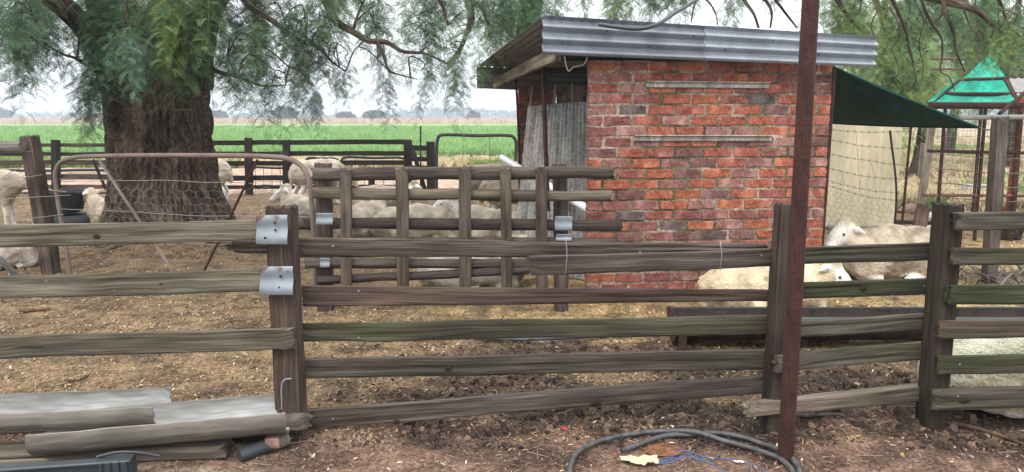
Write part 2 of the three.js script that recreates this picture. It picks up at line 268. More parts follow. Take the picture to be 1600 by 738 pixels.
function soilAt(x, d) {
  const a = f3(x * 1.3, d * 1.3, 9, 4), b = f3(x * 4.3, d * 4.3, 4, 3), e = a * 1.2 + b * 0.5;
  let c = SOIL.red;
  c = mix3(c, SOIL.pale, 0.75 * sm(-0.1, 0.3, e + 0.25 - Math.hypot((x + 0.75) / 0.55, (d - 3.1) / 0.3) * 0.35));
  c = mix3(c, SOIL.tan, sm(3.45, 3.75, d + e * 0.5));
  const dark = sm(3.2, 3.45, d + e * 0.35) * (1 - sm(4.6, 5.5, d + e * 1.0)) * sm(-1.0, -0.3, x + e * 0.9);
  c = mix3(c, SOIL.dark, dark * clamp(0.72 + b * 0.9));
  c = mix3(c, SOIL.straw, sm(4.9, 5.6, d + e * 0.8) * (1 - sm(8.5, 11, d)) * sm(-1.6, -0.3, x + e));
  c = mix3(c, SOIL.dark, 0.55 * sm(0.18, 0.42, b) * (1 - sm(6, 9, d)));
  c = mix3(c, SOIL.tan.map((v) => v * 0.85), 0.6 * sm(9, 11, d));
  c = mix3(c, SOIL.pink, sm(14.9, 16.4, d + e) * (1 - sm(3, 6, x)));
  c = mix3(c, SOIL.dry, sm(12.5, 14.5, d + e) * sm(3, 6, x));
  c = mix3(c, SOIL.green, sm(0.1, 0.3, a) * sm(24, 28, d) * (1 - sm(40, 60, d)) * 0.8);
  return c;
}
{
  const ds = []; for (let d = -6; d < 2.2; d += 0.25) ds.push(d);
  for (let d = 2.2; d < 120; d += Math.max(0.011, d * d * 0.00135)) ds.push(d); ds.push(160, 240, 420, 900, 2500);
  const nc = 420, pos = [], uv = [], col = [], idx = [];
  for (const d of ds) for (let i = 0; i <= nc; i++) {
    const u = i / nc * 2 - 1, x = u * (Math.max(d, 1.5) * 0.92 + 1.2);
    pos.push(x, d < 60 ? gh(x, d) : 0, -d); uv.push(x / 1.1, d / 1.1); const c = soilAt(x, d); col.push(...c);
  }
  const m = nc + 1; for (let j = 0; j < ds.length - 1; j++) for (let i = 0; i < nc; i++) { const a = j * m + i; idx.push(a, a + 1, a + m, a + 1, a + m + 1, a + m); }
  const g = new THREE.BufferGeometry(); g.setAttribute('position', new THREE.Float32BufferAttribute(pos, 3)); g.setAttribute('uv', new THREE.Float32BufferAttribute(uv, 2)); g.setAttribute('color', new THREE.Float32BufferAttribute(col, 3));
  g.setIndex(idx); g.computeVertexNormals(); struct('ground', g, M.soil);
}
// the green crop field beyond the far fence and the brown stand of old crop behind it
{
  const g = new THREE.PlaneGeometry(520, 250, 60, 60); g.rotateX(-Math.PI / 2); g.translate(-248, 0, -152); const p = g.attributes.position, uv = g.attributes.uv;
  for (let i = 0; i < p.count; i++) { const x = p.getX(i), z = p.getZ(i); if (z > -28) p.setZ(i, z + 1.5 * f3(x * 0.2, 1, 1)); p.setY(i, 0.06 + 0.05 * f3(x * 0.3, z * 0.3, 1)); uv.setXY(i, x / 7, z / 7); }
  g.computeVertexNormals(); struct('crop_field', g, S({ map: T.meadow, color: lin(0.24, 0.41, 0.14), roughness: 1, bumpMap: T.soilB, bumpScale: 0.06 }));
}
function blades(n, hgt, wid, spread, lean) {   // a tuft of grass blades
  const pos = [], idx = [];
  for (let i = 0; i < n; i++) { const a = rr(0, 6.28), r = rr(0, spread), x = Math.cos(a) * r, z = Math.sin(a) * r, h = hgt * rr(0.5, 1), b = rr(0, 6.28), lx = Math.cos(b) * lean * h, lz = Math.sin(b) * lean * h, wx = -Math.sin(b) * wid, wz = Math.cos(b) * wid, k = pos.length / 3;
    pos.push(x - wx, 0, z - wz, x + wx, 0, z + wz, x + lx * 0.4, h * 0.65, z + lz * 0.4, x + lx, h, z + lz); idx.push(k, k + 1, k + 2, k + 2, k + 1, k + 3, k, k + 2, k + 3); }
  const g = new THREE.BufferGeometry(); g.setAttribute('position', new THREE.Float32BufferAttribute(pos, 3)); g.setIndex(idx); g.computeVertexNormals(); return g;
}
function scatter(name, geo, mat, n, fn, label, category, parent = scene) {   // many small alike bits as one object
  const im = new THREE.InstancedMesh(geo, mat, n), m = new THREE.Matrix4(), q = new THREE.Quaternion(), e = new THREE.Euler(), c = new THREE.Color(); let k = 0;
  for (let i = 0; i < n; i++) { const o = fn(i); if (!o) continue; e.set(...o.r); q.setFromEuler(e); m.compose(V(...o.p), q, Array.isArray(o.s) ? V(...o.s) : V(o.s, o.s, o.s)); im.setMatrixAt(k, m); c.setRGB(...o.c); im.setColorAt(k, c); k++; }
  im.count = k; im.name = parent === scene ? numbered(name) : name; im.castShadow = im.receiveShadow = true; parent.add(im); im.userData.kind = 'stuff'; if (label) tag(im, label, category); return im;
}
const leafy = P({ color: 0xffffff, roughness: 0.85, side: THREE.DoubleSide, transmission: 0.3, thickness: 0 });
const matte = S({ color: 0xffffff, roughness: 0.95, side: THREE.DoubleSide });
scatter('crop_leaves', blades(9, 0.34, 0.012, 0.16, 0.5), leafy, 26000, () => {
  const d = 27 + 75 * rnd() ** 1.7, x = rr(-0.78, 0.1) * (d + 4), k = rr(0.6, 1.25); if (x > 9) return null;
  return { p: [x, 0.04, -d], r: [0, rr(0, 6.28), 0], s: rr(0.7, 1.5) * (1 + d / 90), c: [0.24 * k, 0.42 * k, 0.13 * k] };
}, 'bright green leafy crop covering the field beyond the far fence', 'crop');
scatter('dry_grass', blades(9, 0.3, 0.008, 0.14, 0.7), matte, 15000, () => {
  const right = rnd() < 0.72, d = right ? 12.5 + 50 * rnd() ** 1.6 : 24 + 5 * rnd(), x = right ? rr(0.33, 0.8) * d : rr(-0.75, 0.05) * d, k = rr(0.6, 1.2), gr = f3(x * 0.5, d * 0.5, 3) > (right ? 0.16 : 0.05);
  if (right && f3(x * 0.8, d * 0.8, 8) < -0.12) return null;
  return { p: [x, gh(x, d) - 0.01, -d], r: [0, rr(0, 6.28), 0], s: rr(0.5, 1.3), c: gr ? [0.17 * k, 0.24 * k, 0.07 * k] : [0.5 * k, 0.4 * k, 0.24 * k] };
}, 'tufts of dry straw coloured grass on the open ground', 'grass');
scatter('old_crop_stand', blades(14, 2.3, 0.05, 1.3, 0.25), matte, 7000, () => {
  const d = 265 + 60 * rnd(), x = rr(-0.85, 0.7) * d, k = rr(0.7, 1.2);
  return { p: [x, 0, -d], r: [0, rr(0, 6.28), 0], s: [1.5, rr(0.6, 1.1), 1.5], c: [0.55 * k, 0.38 * k, 0.26 * k] };
}, 'brown strip of dry standing crop along the far edge of the field', 'crop');

// loose matter on the pen floor: chips of straw and bark, dung clods, twigs, pale crumbs
const chip = (() => { const g = new THREE.BufferGeometry(); g.setAttribute('position', new THREE.Float32BufferAttribute([-0.5, 0, -0.11, -0.5, 0.03, 0.1, 0, 0.12, -0.16, 0, 0.12, 0.15, 0.5, 0, -0.08, 0.5, 0.02, 0.09, 0, 0.02, 0], 3)); g.setIndex([0, 1, 2, 1, 3, 2, 2, 3, 4, 3, 5, 4, 0, 2, 6, 2, 4, 6]); g.computeVertexNormals(); return g; })();
const clodGeo = (s) => { const g = new THREE.IcosahedronGeometry(1, 2), p = g.attributes.position; for (let i = 0; i < p.count; i++) { const x = p.getX(i), y = p.getY(i), z = p.getZ(i), k = 1 + 1.1 * f3(x * 1.6 + s, y * 1.6, z * 1.6, 3); p.setXYZ(i, x * k * 1.25, y * k * 0.6, z * k); } g.computeVertexNormals(); return g; };
const inPen = () => { const d = 2.75 + 13.2 * rnd() ** 2.1; return [rr(-0.72, 0.72) * (d + 0.3), d]; };
scatter('straw_litter', chip, matte, 190000, () => {
  const [x, d] = inPen(); const s = soilAt(x, d), lum = s[0], k = rr(0.55, 1.5);
  const keep = d < 3.4 ? 0.3 : lum < 0.11 ? 0.5 : 1; if (rnd() > keep) return null;
  const c = rnd() < 0.03 ? [0.5, 0.43, 0.3] : rnd() < 0.3 ? [0.1, 0.07, 0.05] : d < 3.4 ? [0.2, 0.125, 0.09] : lum < 0.12 ? [0.13, 0.09, 0.063] : mix3([0.265, 0.188, 0.108], [0.41, 0.3, 0.155], sm(0.22, 0.36, lum));
  const L = (0.007 + 0.024 * rnd() ** 2.6) * (d > 8 ? 1.7 : d > 5 ? 1.25 : 1);
  return { p: [x, gh(x, d) + rr(0.001, 0.008), -d], r: [rr(-0.45, 0.45), rr(0, 6.28), rr(-0.35, 0.35)], s: [L, L * rr(0.35, 0.8), L * rr(0.5, 1.1)], c: c.map((v) => v * k) };
}, 'tan straw and bark litter strewn over the pen floor', 'litter');
for (let v = 0; v < 3; v++) scatter('dung_clods', clodGeo(v * 9 + 3), S({ color: 0xffffff, roughness: 1, bumpMap: T.soilB, bumpScale: 0.004 }), 5200, () => {
  let [x, d] = inPen(); if (rnd() < 0.6) { d = 3.35 + rnd() ** 1.4 * 1.9; x = rr(-1.0, 2.4); }
  const s = soilAt(x, d); if (d < 3.3 && rnd() > 0.12) return null; if (s[0] > 0.15 && rnd() > 0.25) return null;
  const R = 0.003 + 0.014 * rnd() ** 5 * (s[0] < 0.12 ? 1.3 : 0.7), k = rr(0.5, 1.5);
  return { p: [x, gh(x, d) + R * 0.2, -d], r: [rr(0, 6), rr(0, 6), rr(0, 6)], s: R, c: rnd() < 0.3 ? [0.13 * k, 0.085 * k, 0.06 * k] : [0.058 * k, 0.041 * k, 0.032 * k] };
}, ['dark crumbly dung clods trodden along the plank fence', 'lumpy dark dung crumbs between the straw', 'small brown clods of dung and soil on the ground'][v], 'dung');
scatter('pale_crumbs', clodGeo(31), matte, 800, () => {
  const d = 2.75 + 6 * rnd() ** 2, x = rr(-0.7, 0.7) * (d + 0.2), R = 0.002 + 0.007 * rnd() ** 4, k = rr(0.7, 1.1);
  return { p: [x, gh(x, d) + R * 0.3, -d], r: [rr(0, 6), rr(0, 6), rr(0, 6)], s: [R * rr(1, 2.4), R * 0.6, R], c: rnd() < 0.12 ? [0.2 * k, 0.3 * k, 0.08 * k] : [0.5 * k, 0.44 * k, 0.35 * k] };
}, 'pale crumbs, leaf bits and pebbles scattered on the soil', 'litter');
scatter('fallen_twigs', new THREE.CylinderGeometry(0.35, 0.5, 1, 5).rotateZ(Math.PI / 2).scale(1, 0.03, 0.03), matte, 900, () => {
  const d = 2.75 + 7 * rnd() ** 1.6, x = rr(-0.7, 0.7) * (d + 0.2), L = rr(0.04, 0.14), k = rr(0.6, 1.3);
  return { p: [x, gh(x, d) + 0.004, -d], r: [0, rr(0, 6.28), rr(-0.06, 0.06)], s: [L, L * rr(0.6, 1.3), L], c: [0.25 * k, 0.19 * k, 0.14 * k] };
}, 'thin dry twigs fallen from the tree onto the ground', 'twigs');

// ================================================================ the near plank fence
{
  const o = thing('plank_fence', 'weathered grey and mossy plank fence across the front of the pen', 'fence', V(0, 0, -3.5));
  const pl = (x0, t0, b0, d0, x1, t1, b1, d1, opt = {}) => {
    const A = at(x0, (t0 + b0) / 2, d0), B = at(x1, (t1 + b1) / 2, d1), h = [(b0 - t0) / FOC * d0 * 0.97, (b1 - t1) / FOC * d1 * 0.97];
    return part('plank', beam(A, B, h, opt.t ?? 0.036, opt), M.wood, o);
  };
  const post = (xt, yt, xb, yb, d, w, opt = {}) => part('post', beam(at(xb, yb, d).setY(-0.25), at(xt, yt, d), w, w * (opt.k ?? 0.9), { tint: WOOD.brown, wob: 0.007, edge: 0.014, jag: 0.01, ...opt }), M.wood, o);
  const G = { tint: WOOD.grey, wob: 0.009 }, B = { tint: WOOD.brown, wob: 0.008 }, MO = { tint: WOOD.moss, moss: 0.85, wob: 0.007 };
  post(440, 323, 457, 690, 3.5, 0.125, { k: 0.8 });
  post(1231, 319, 1204, 682, 3.56, 0.098, { tint: WOOD.dark, moss: 0.2 });
  post(1483, 319, 1452, 668, 3.62, 0.095, { tint: WOOD.dark, moss: 0.35, k: 1.3 });
  // left bay, nailed in front of the post
  pl(-260, 354, 391, 3.30, 412, 343, 376, 3.43, { ...G, moss: 0.25 });
  pl(-260, 438, 474, 3.30, 420, 421, 457, 3.43, { ...G, moss: 0.55 });
  pl(-260, 531, 569, 3.30, 458, 512, 546, 3.425, { ...G, moss: 0.4 });
  // middle bay
  pl(362, 378, 396, 3.60, 425, 376, 397, 3.60, { ...B, tint: WOOD.dark, jag: 0.03, split: 0.03 });
  pl(466, 372, 403, 3.575, 1196, 381, 400, 3.645, { ...B, tint: [0.14, 0.112, 0.097], t: 0.03, wob: 0.01 });
  pl(828, 402, 432, 3.53, 1216, 387, 415, 3.6, { ...B, tint: [0.12, 0.097, 0.086], jag: 0.012, split: 0.008 });
  pl(474, 446, 480, 3.565, 1208, 453, 470, 3.64, { ...B, moss: 0.7, tint: WOOD.brown });
  pl(474, 505, 535, 3.565, 1206, 493, 523, 3.64, { ...B, ...MO });
  pl(474, 560, 592, 3.565, 1203, 545, 577, 3.64, { ...B, moss: 0.35, tint: [0.12, 0.1, 0.086] });
  pl(476, 640, 671, 3.565, 1199, 584, 614, 3.64, { ...B, tint: [0.12, 0.098, 0.087] });
  // right bay
  pl(1222, 387, 414, 3.69, 1468, 379, 407, 3.72, { ...MO, tint: [0.11, 0.1, 0.08] });
  pl(1222, 443, 469, 3.69, 1464, 435, 460, 3.72, { ...MO });
  pl(1222, 502, 528, 3.69, 1462, 489, 514, 3.72, { ...G, moss: 0.5, tint: [0.15, 0.135, 0.11] });
  pl(1213, 554, 582, 3.49, 1452, 532, 561, 3.7, { ...B, moss: 0.6, tint: [0.13, 0.115, 0.095] });
  pl(1171, 628, 650, 3.49, 1446, 600, 626, 3.7, { ...G, t: 0.06, jag: 0.025, split: 0.02, tint: [0.24, 0.2, 0.16] });
  // bay running out of the picture on the right
  pl(1491, 331, 359, 3.53, 1860, 326, 352, 3.44, { ...G, moss: 0.55, jag: 0.012, split: 0.01, tint: [0.1, 0.09, 0.07], t: 0.06 });
  pl(1486, 387, 414, 3.53, 1860, 386, 412, 3.44, { ...G, moss: 0.6, jag: 0.012, tint: [0.11, 0.097, 0.077] });
  pl(1481, 446, 477, 3.53, 1860, 443, 472, 3.44, { ...MO });
  pl(1465, 500, 529, 3.53, 1860, 492, 522, 3.44, { ...B, moss: 0.4 });
  pl(1464, 555, 585, 3.53, 1860, 548, 579, 3.44, { ...MO });
  pl(1457, 607, 642, 3.53, 1860, 598, 633, 3.44, { ...B, moss: 0.45, tint: [0.1, 0.09, 0.073] });
  // bent corrugated straps on the first post, lengths of binding wire
  const strap = (x0, x1, y0, y1, d) => { const a = at(x0, y1, d), b = at(x1, y1, d), c = at(x1, y0, d), e = at(x0, y0, d); return corrugated(quad(a, b, c, e), 6, 36, 0.006, 1.4, true, 0.003); };
  const nail = (p, r = 0.006) => { const g = new THREE.SphereGeometry(r, 8, 6); g.scale(1, 1, 0.5); g.translate(p.x, p.y, p.z); return g; };
  for (const [x0, x1, y0, y1, n] of [[400, 449, 336, 382, [[429, 348], [430, 360], [414, 372]]], [406, 458, 416, 461, [[438, 432], [436, 450], [450, 424]]]]) {
    const s = part('metal_strap', strap(x0, x1, y0, y1, 3.4), M.strap, o);
    for (const [nx, ny] of n) part('nail', nail(at(nx, ny, 3.393)), M.rustDark, s);
    const edge = part('nail', nail(at(x1 + 1, (y0 + y1) / 2, 3.44), 0.008), M.rustDark, s); edge.name = 'nail';
  }
  for (const [x, y, d, r] of [[930, 628, 3.585, 0.02], [1508, 624, 3.51, 0.024], [700, 576, 3.56, 0.014], [250, 445, 3.385, 0.016], [620, 660, 3.555, 0.013], [1350, 450, 3.68, 0.014], [1560, 462, 3.5, 0.015], [150, 370, 3.36, 0.012]]) {
    const p = at(x, y, d), g = new THREE.SphereGeometry(r, 16, 10), q = g.attributes.position, c = []; for (let i = 0; i < q.count; i++) { const a = q.getX(i), b = q.getY(i), e = Math.hypot(a * 0.8, b) / r, k = 0.6 + 0.5 * Math.abs(Math.sin(e * 7)); c.push(0.075 * k, 0.055 * k, 0.044 * k); q.setXYZ(i, a * 1.3 + 0.003 * f3(b * 90, x, 1), b, q.getZ(i) * 0.35); }
    g.setAttribute('color', new THREE.Float32BufferAttribute(c, 3)); g.computeVertexNormals(); g.translate(p.x, p.y, p.z); part('knot', g, M.wood, o);
  }
  part('hook', tube([at(440, 640, 3.44), at(441, 598, 3.43), at(446, 593, 3.43), at(455, 592, 3.435)], 0.004), M.wire, o);
  for (const [x, a, b] of [[885, 370, 431], [1127, 378, 420]]) part('binding_wire', wireOf([[at(x, a, 3.58), at(x - 1, a + 2, 3.53), at(x + 1, (a + b) / 2, 3.515), at(x - 2, b, 3.53), at(x - 1, b + 2, 3.57)]], 0.0022, 5), M.wire, o);
  for (const [x, y, d] of [[1000, 395, 3.53], [520, 385, 3.555], [1190, 400, 3.58], [560, 455, 3.55], [1250, 400, 3.67], [1450, 392, 3.7], [1445, 447, 3.7], [1500, 570, 3.5], [1497, 620, 3.5], [930, 628, 3.59], [520, 655, 3.54], [560, 528, 3.54]]) part('nail', nail(at(x, y, d), 0.005), M.wire, o);
}
{
  const p = at(1227, 729, 3.2), o = thing('steel_pole', 'tall rusty brown steel pole standing in front of the plank fence', 'pole', V(p.x, 0, p.z));
  const top = at(1267, 0, 3.2), dir = top.clone().sub(p); const end = p.clone().addScaledVector(dir, 1.35);
  part('shaft', tube([p.clone().addScaledVector(dir, -0.08), p.clone().addScaledVector(dir, 0.33), p.clone().addScaledVector(dir, 0.66), end], 0.034, { seg: 20, n: 40, rough: 0.03 }), S({ map: rep(T.rust, 2, 5), color: lin(0.27, 0.28, 0.3), bumpMap: T.fineB, bumpScale: 0.002, roughness: 0.8 }), o);
  part('end_cap', (() => { const g = new THREE.CylinderGeometry(0.037, 0.037, 0.02, 20); g.translate(end.x, end.y, end.z); return g; })(), M.rustDark, o);
}

// ================================================================ the brick shed
{
  const C0 = V(at(919, 300, 6.15).x, 0, -6.15), ang = 0.125;               // front left corner; the front runs a little away to the right
  const o = thing('brick_shed', 'red brick shed with corrugated iron roof and an open left side', 'shed', C0, ang);
  // local frame: x along the front, y up, z towards the camera; the shed goes back to -z. (rotation by +ang about y sends +x to (cos, 0, -sin))
  const WL = 2.028, CH = 0.0852, NC = 23, DEEP = 3.35;
  const brickGeo = (len, s) => {
    const h = 0.0695, d = 0.104, sh = new THREE.Shape(), pts = [], j = (a) => a * (hash(Math.round(s * 131), pts.length, 7) - 0.5);
    const a = len / 2 - 0.004, b = h / 2 - 0.004;
    for (const [x, y] of [[-a, -b], [-a / 3, -b], [a / 3, -b], [a, -b], [a, 0], [a, b], [a / 3, b], [-a / 3, b], [-a, b], [-a, 0]]) pts.push([x + j(0.008) - Math.sign(x) * (hash(Math.round(s * 77), pts.length, 9) < 0.13 ? 0.008 : 0), y + j(0.007)]);
    pts.forEach((q, i) => i ? sh.lineTo(...q) : sh.moveTo(...q)); sh.closePath();
    const g = new THREE.ExtrudeGeometry(sh, { depth: d - 0.01, bevelThickness: 0.005, bevelSize: 0.004, bevelSegments: 1 }); g.translate(0, 0, -d + 0.005);
    const uv = g.attributes.uv, p = g.attributes.position; for (let i = 0; i < uv.count; i++) uv.setXY(i, (p.getX(i) + p.getZ(i)) * 2.2 + s * 0.37, p.getY(i) * 2.2 + s * 0.73); return g;
  };
  const full = Array.from({ length: 14 }, (_, i) => brickGeo(0.223, i + 1)), half = Array.from({ length: 6 }, (_, i) => brickGeo(0.104, i + 21)), three = Array.from({ length: 5 }, (_, i) => brickGeo(0.166, i + 41));
  const hues = [[0.42, 0.135, 0.082], [0.37, 0.115, 0.082], [0.33, 0.115, 0.09], [0.3, 0.13, 0.11], [0.35, 0.17, 0.14], [0.26, 0.1, 0.086], [0.41, 0.13, 0.07], [0.29, 0.14, 0.118], [0.21, 0.1, 0.092], [0.15, 0.1, 0.1]];
  const mats = hues.map((c) => S({ map: T.brick, color: lin(...c.map((v, i) => v * (i ? 1.25 : 1.18))), bumpMap: T.brickB, bumpScale: 0.006, roughness: 0.95 }));
  const mortarGeo = (w, h, d) => { const g = new THREE.BoxGeometry(w, h, d, Math.ceil(w / 0.04), Math.ceil(h / 0.03), 1), p = g.attributes.position, c = [], uv = g.attributes.uv; for (let i = 0; i < p.count; i++) { const x = p.getX(i), y = p.getY(i), z = p.getZ(i); p.setZ(i, z + Math.sign(z) * 0.004 * f3(x * 13, y * 13, 2)); const q = sm(0.02, 0.3, f3(x * 2.6 + 3, y * 2.6, 4, 3)), r = sm(0.05, 0.3, f3(x * 4 + 9, y * 4, 1, 3)); c.push(...mix3(mix3([0.46, 0.38, 0.3], [0.09, 0.1, 0.04], q * 0.8), [0.17, 0.13, 0.105], r * 0.5)); uv.setXY(i, x + z, y); } g.setAttribute('color', new THREE.Float32BufferAttribute(c, 3)); g.computeVertexNormals(); return g; };
  const dark = new Set(['4,1', '14,1', '15,3', '16,4', '3,6']);
  function wall(name, x0, z0, len, turn, courses, plain) {
    const w = mesh(name, mortarGeo(len - 0.012, courses * CH, 0.1), M.mortar, o); w.position.set(x0 + Math.cos(turn) * len / 2 + Math.sin(turn) * -0.056, courses * CH / 2, z0 - Math.sin(turn) * len / 2 - Math.cos(turn) * 0.056); w.rotation.y = turn;
    const put = (kind, x, y, r, c) => {
      const g = kind[Math.floor(rnd() * kind.length)], m = mats[dark.has((courses - 1 - r) + ',' + c) && !plain ? 9 : Math.floor(rnd() ** 1.55 * 9)];
      const b = mesh('brick', g, m, w); b.position.set(x - len / 2 + rr(-0.002, 0.002), y - courses * CH / 2, 0.056 + rr(-0.004, 0.004)); b.rotation.set(0, rr(-0.012, 0.012), rr(-0.012, 0.012) + (rnd() < 0.5 ? Math.PI : 0));
    };
    for (let r = 0; r < courses; r++) {
      const y = (r + 0.5) * CH; let x = 0, c = 0; const off = r % 2;
      while (x < len - 0.05) {
        let L = 0.228; let kind = full; if (c === 0 && off) { L = 0.108; kind = half; }
        if (x + L > len + 0.005) { const rest = len - x; if (rest > 0.14) { L = 0.166; kind = three; } else { L = 0.107; kind = half; } }
        put(kind, x + L / 2, y, r, c); x += L + 0.012; c++;
      }
    }
    return w;
  }
  wall('wall', 0, 0, WL, 0, NC);
  wall('wall', -0.12, -DEEP + 0.05, 0.46, 0, NC - 1, true);                    // stub of the back wall by the open side
  // rendered, plain remainder of the back and the right side wall
  const slab = (w, h, d, x, y, z) => { const m = mesh('wall', mortarGeo(w, h, d), M.mortar, o); m.position.set(x, y, z); return m; };
  slab(WL - 0.36, NC * CH - 0.05, 0.1, 0.36 + (WL - 0.36) / 2, (NC * CH - 0.05) / 2, -DEEP - 0.01);
  { const m = slab(DEEP - 0.14, NC * CH - 0.03, 0.1, WL - 0.06, (NC * CH - 0.03) / 2, -DEEP / 2 - 0.02); m.rotation.y = Math.PI / 2; }
  // ledges of angle iron on the front
  for (const [px0, px1, py] of [[1008, 1205, 133], [989, 1210, 217]]) {
    const a = at(px0, py, 6.2), b = at(px1, py, 6.28), la = o.worldToLocal(a.clone()), lb = o.worldToLocal(b.clone());
    const l = mesh('iron_ledge', join([box(lb.x - la.x, 0.038, 0.014, 0, 0, 0.014), box(lb.x - la.x, 0.01, 0.045, 0, 0.0245, 0.026)]), S({ map: T.conc, color: lin(0.46, 0.43, 0.39), roughness: 0.85, bumpMap: T.fineB, bumpScale: 0.002 }), o); l.position.set((la.x + lb.x) / 2, la.y, 0.004); l.rotation.z = -0.004;
  }
  // roof: corrugated fascia sheets along the front, roof sheets, rafter, rear fascia
  const F = [at(847, 85, 5.9), at(1366, 105, 6.24), at(1371, 58, 6.24), at(848, 24, 5.9)], fp = quad(...F);
  const seams = [0, 0.47, 1];
  for (let k = 0; k < 2; k++) { const s = part('fascia_sheet', corrugated((u, v) => { const p = fp(mix(seams[k], seams[k + 1] + (k ? 0 : 0.02), u), v); p.z += k ? 0.008 : 0; return p; }, 30, 42, 0.021, 3.1, true, 0.002), k ? M.zincNew : M.zinc, o);
    for (let q = 0; q < 4; q++) { const p = fp(mix(seams[k], seams[k + 1], 0.12 + q * 0.27), 0.32 + 0.36 * (q % 2)); const g = new THREE.SphereGeometry(0.007, 8, 6); g.translate(p.x, p.y, p.z + 0.02); part('roof_screw', g, M.rustDark, s); } }
  const BL = at(745, 104, 9.55), FL = F[3].clone().add(V(0, -0.012, 0)), FR = F[2].clone().add(V(0, -0.012, 0)), BR = BL.clone().add(FR.clone().sub(FL)).add(V(0, 0.02, 0)), rp = quad(FL, FR, BR, BL);
  for (let k = 0; k < 4; k++) part('roof_sheet', corrugated((u, v) => { const p = rp((k + u * 1.02) / 4, v); p.y += k * 0.003; return p; }, 72, 10, 0.009, 8.5, false, 0.002), M.zincDull, o);
  const RB = at(745, 138, 9.55), RB2 = at(782, 138, 9.55), rw = BR.clone().sub(BL);
  part('rear_fascia', corrugated(quad(RB, RB.clone().add(rw), BL.clone().add(rw), BL), 20, 30, 0.011, 3.4, true, 0.002), M.zincDull, o);
  const tim = { tint: [0.3, 0.24, 0.17], wob: 0.004 };
  part('rafter', beam(at(773, 131, 9.3), at(872, 83, 6.05), 0.11, 0.045, tim), M.wood, o);
  part('rafter', beam(o.localToWorld(V(1.2, 1.98, -DEEP)), o.localToWorld(V(1.2, 2.04, -0.15)), 0.09, 0.045, { ...tim, tint: WOOD.brown }), M.wood, o);
  part('purlin', beam(o.localToWorld(V(-0.35, 2.03, -2.4)), o.localToWorld(V(WL, 2.03, -2.4)), 0.06, 0.05, { ...tim, tint: WOOD.brown }), M.wood, o);
  part('purlin', beam(o.localToWorld(V(-0.1, 2.06, -1.0)), o.localToWorld(V(WL, 2.06, -1.0)), 0.06, 0.05, { ...tim, tint: WOOD.brown }), M.wood, o);
  // thin poles on the open side, and a hanging end of cable
  part('prop_pole', tube([at(848, 97, 6.9), at(851, 180, 6.92), at(856, 330, 6.95)], [0.019, 0.022], { seg: 10, n: 20, rough: 0.1 }), M.rustDark, o);
  part('prop_pole', tube([at(806, 120, 8.4), at(810, 200, 8.4), at(813, 318, 8.4)], [0.012, 0.014], { seg: 8, n: 20, rough: 0.1 }), M.rustDark, o);
  for (const [a, b, c, e] of [[832, 136, 822, 172], [868, 134, 862, 172], [895, 130, 894, 172]]) part('loose_pole', tube([at(a, b, 8.5), at(c, e + 60, 8.3)], 0.014, { seg: 8 }), S({ color: lin(0.34, 0.31, 0.28), roughness: 0.8 }), o);
  part('cable_end', tube([at(882, 88, 6.6), at(885, 103, 6.6), at(889, 111, 6.6), at(896, 105, 6.6), at(905, 103, 6.6), at(913, 100, 6.6), at(918, 90, 6.6)], 0.007, { seg: 6 }), M.white, o);
  o.updateWorldMatrix(true, true);
  // corner pipe at the right end of the front
  solo('corner_post', tube([V(at(1287, 200, 6.5).x + 0.03, -0.1, -6.52), V(at(1287, 200, 6.5).x + 0.05, 1.92, -6.52)], 0.036, { seg: 12, rough: 0.1 }), M.rustDark, 'dark slim post tight against the right end of the brick front', 'post');
  // big fibre-cement sheets leaning inside
  const a = at(800, 330, 7.6), b = at(930, 330, 6.9), c = at(930, 158, 7.15), e = at(826, 166, 7.9); a.y = 0.03; b.y = 0.03;
  solo('corrugated_panel', corrugated(quad(a, b, c, e), 150, 6, 0.012, 19, false, 0.007), M.sheet, 'tall grey corrugated panel leaning inside the open shed', 'panel');
}
solo('plastic_pipe', tube([at(784, 246, 8.7), at(931, 334, 6.5)], 0.035, { seg: 16 }), M.white, 'white plastic pipe leaning down across the shed opening', 'pipe');
solo('black_cable', tube([at(936, 38, 5.86), at(960, 42, 5.84), at(1000, 45, 5.83), at(1022, 40, 5.85), at(1052, 22, 6.1), at(1090, -2, 6.4), at(1130, -40, 6.8), at(1150, -90, 7.0)], 0.015, { seg: 8 }), M.blackPlastic, 'black cable hanging from the branches onto the roof fascia', 'cable');

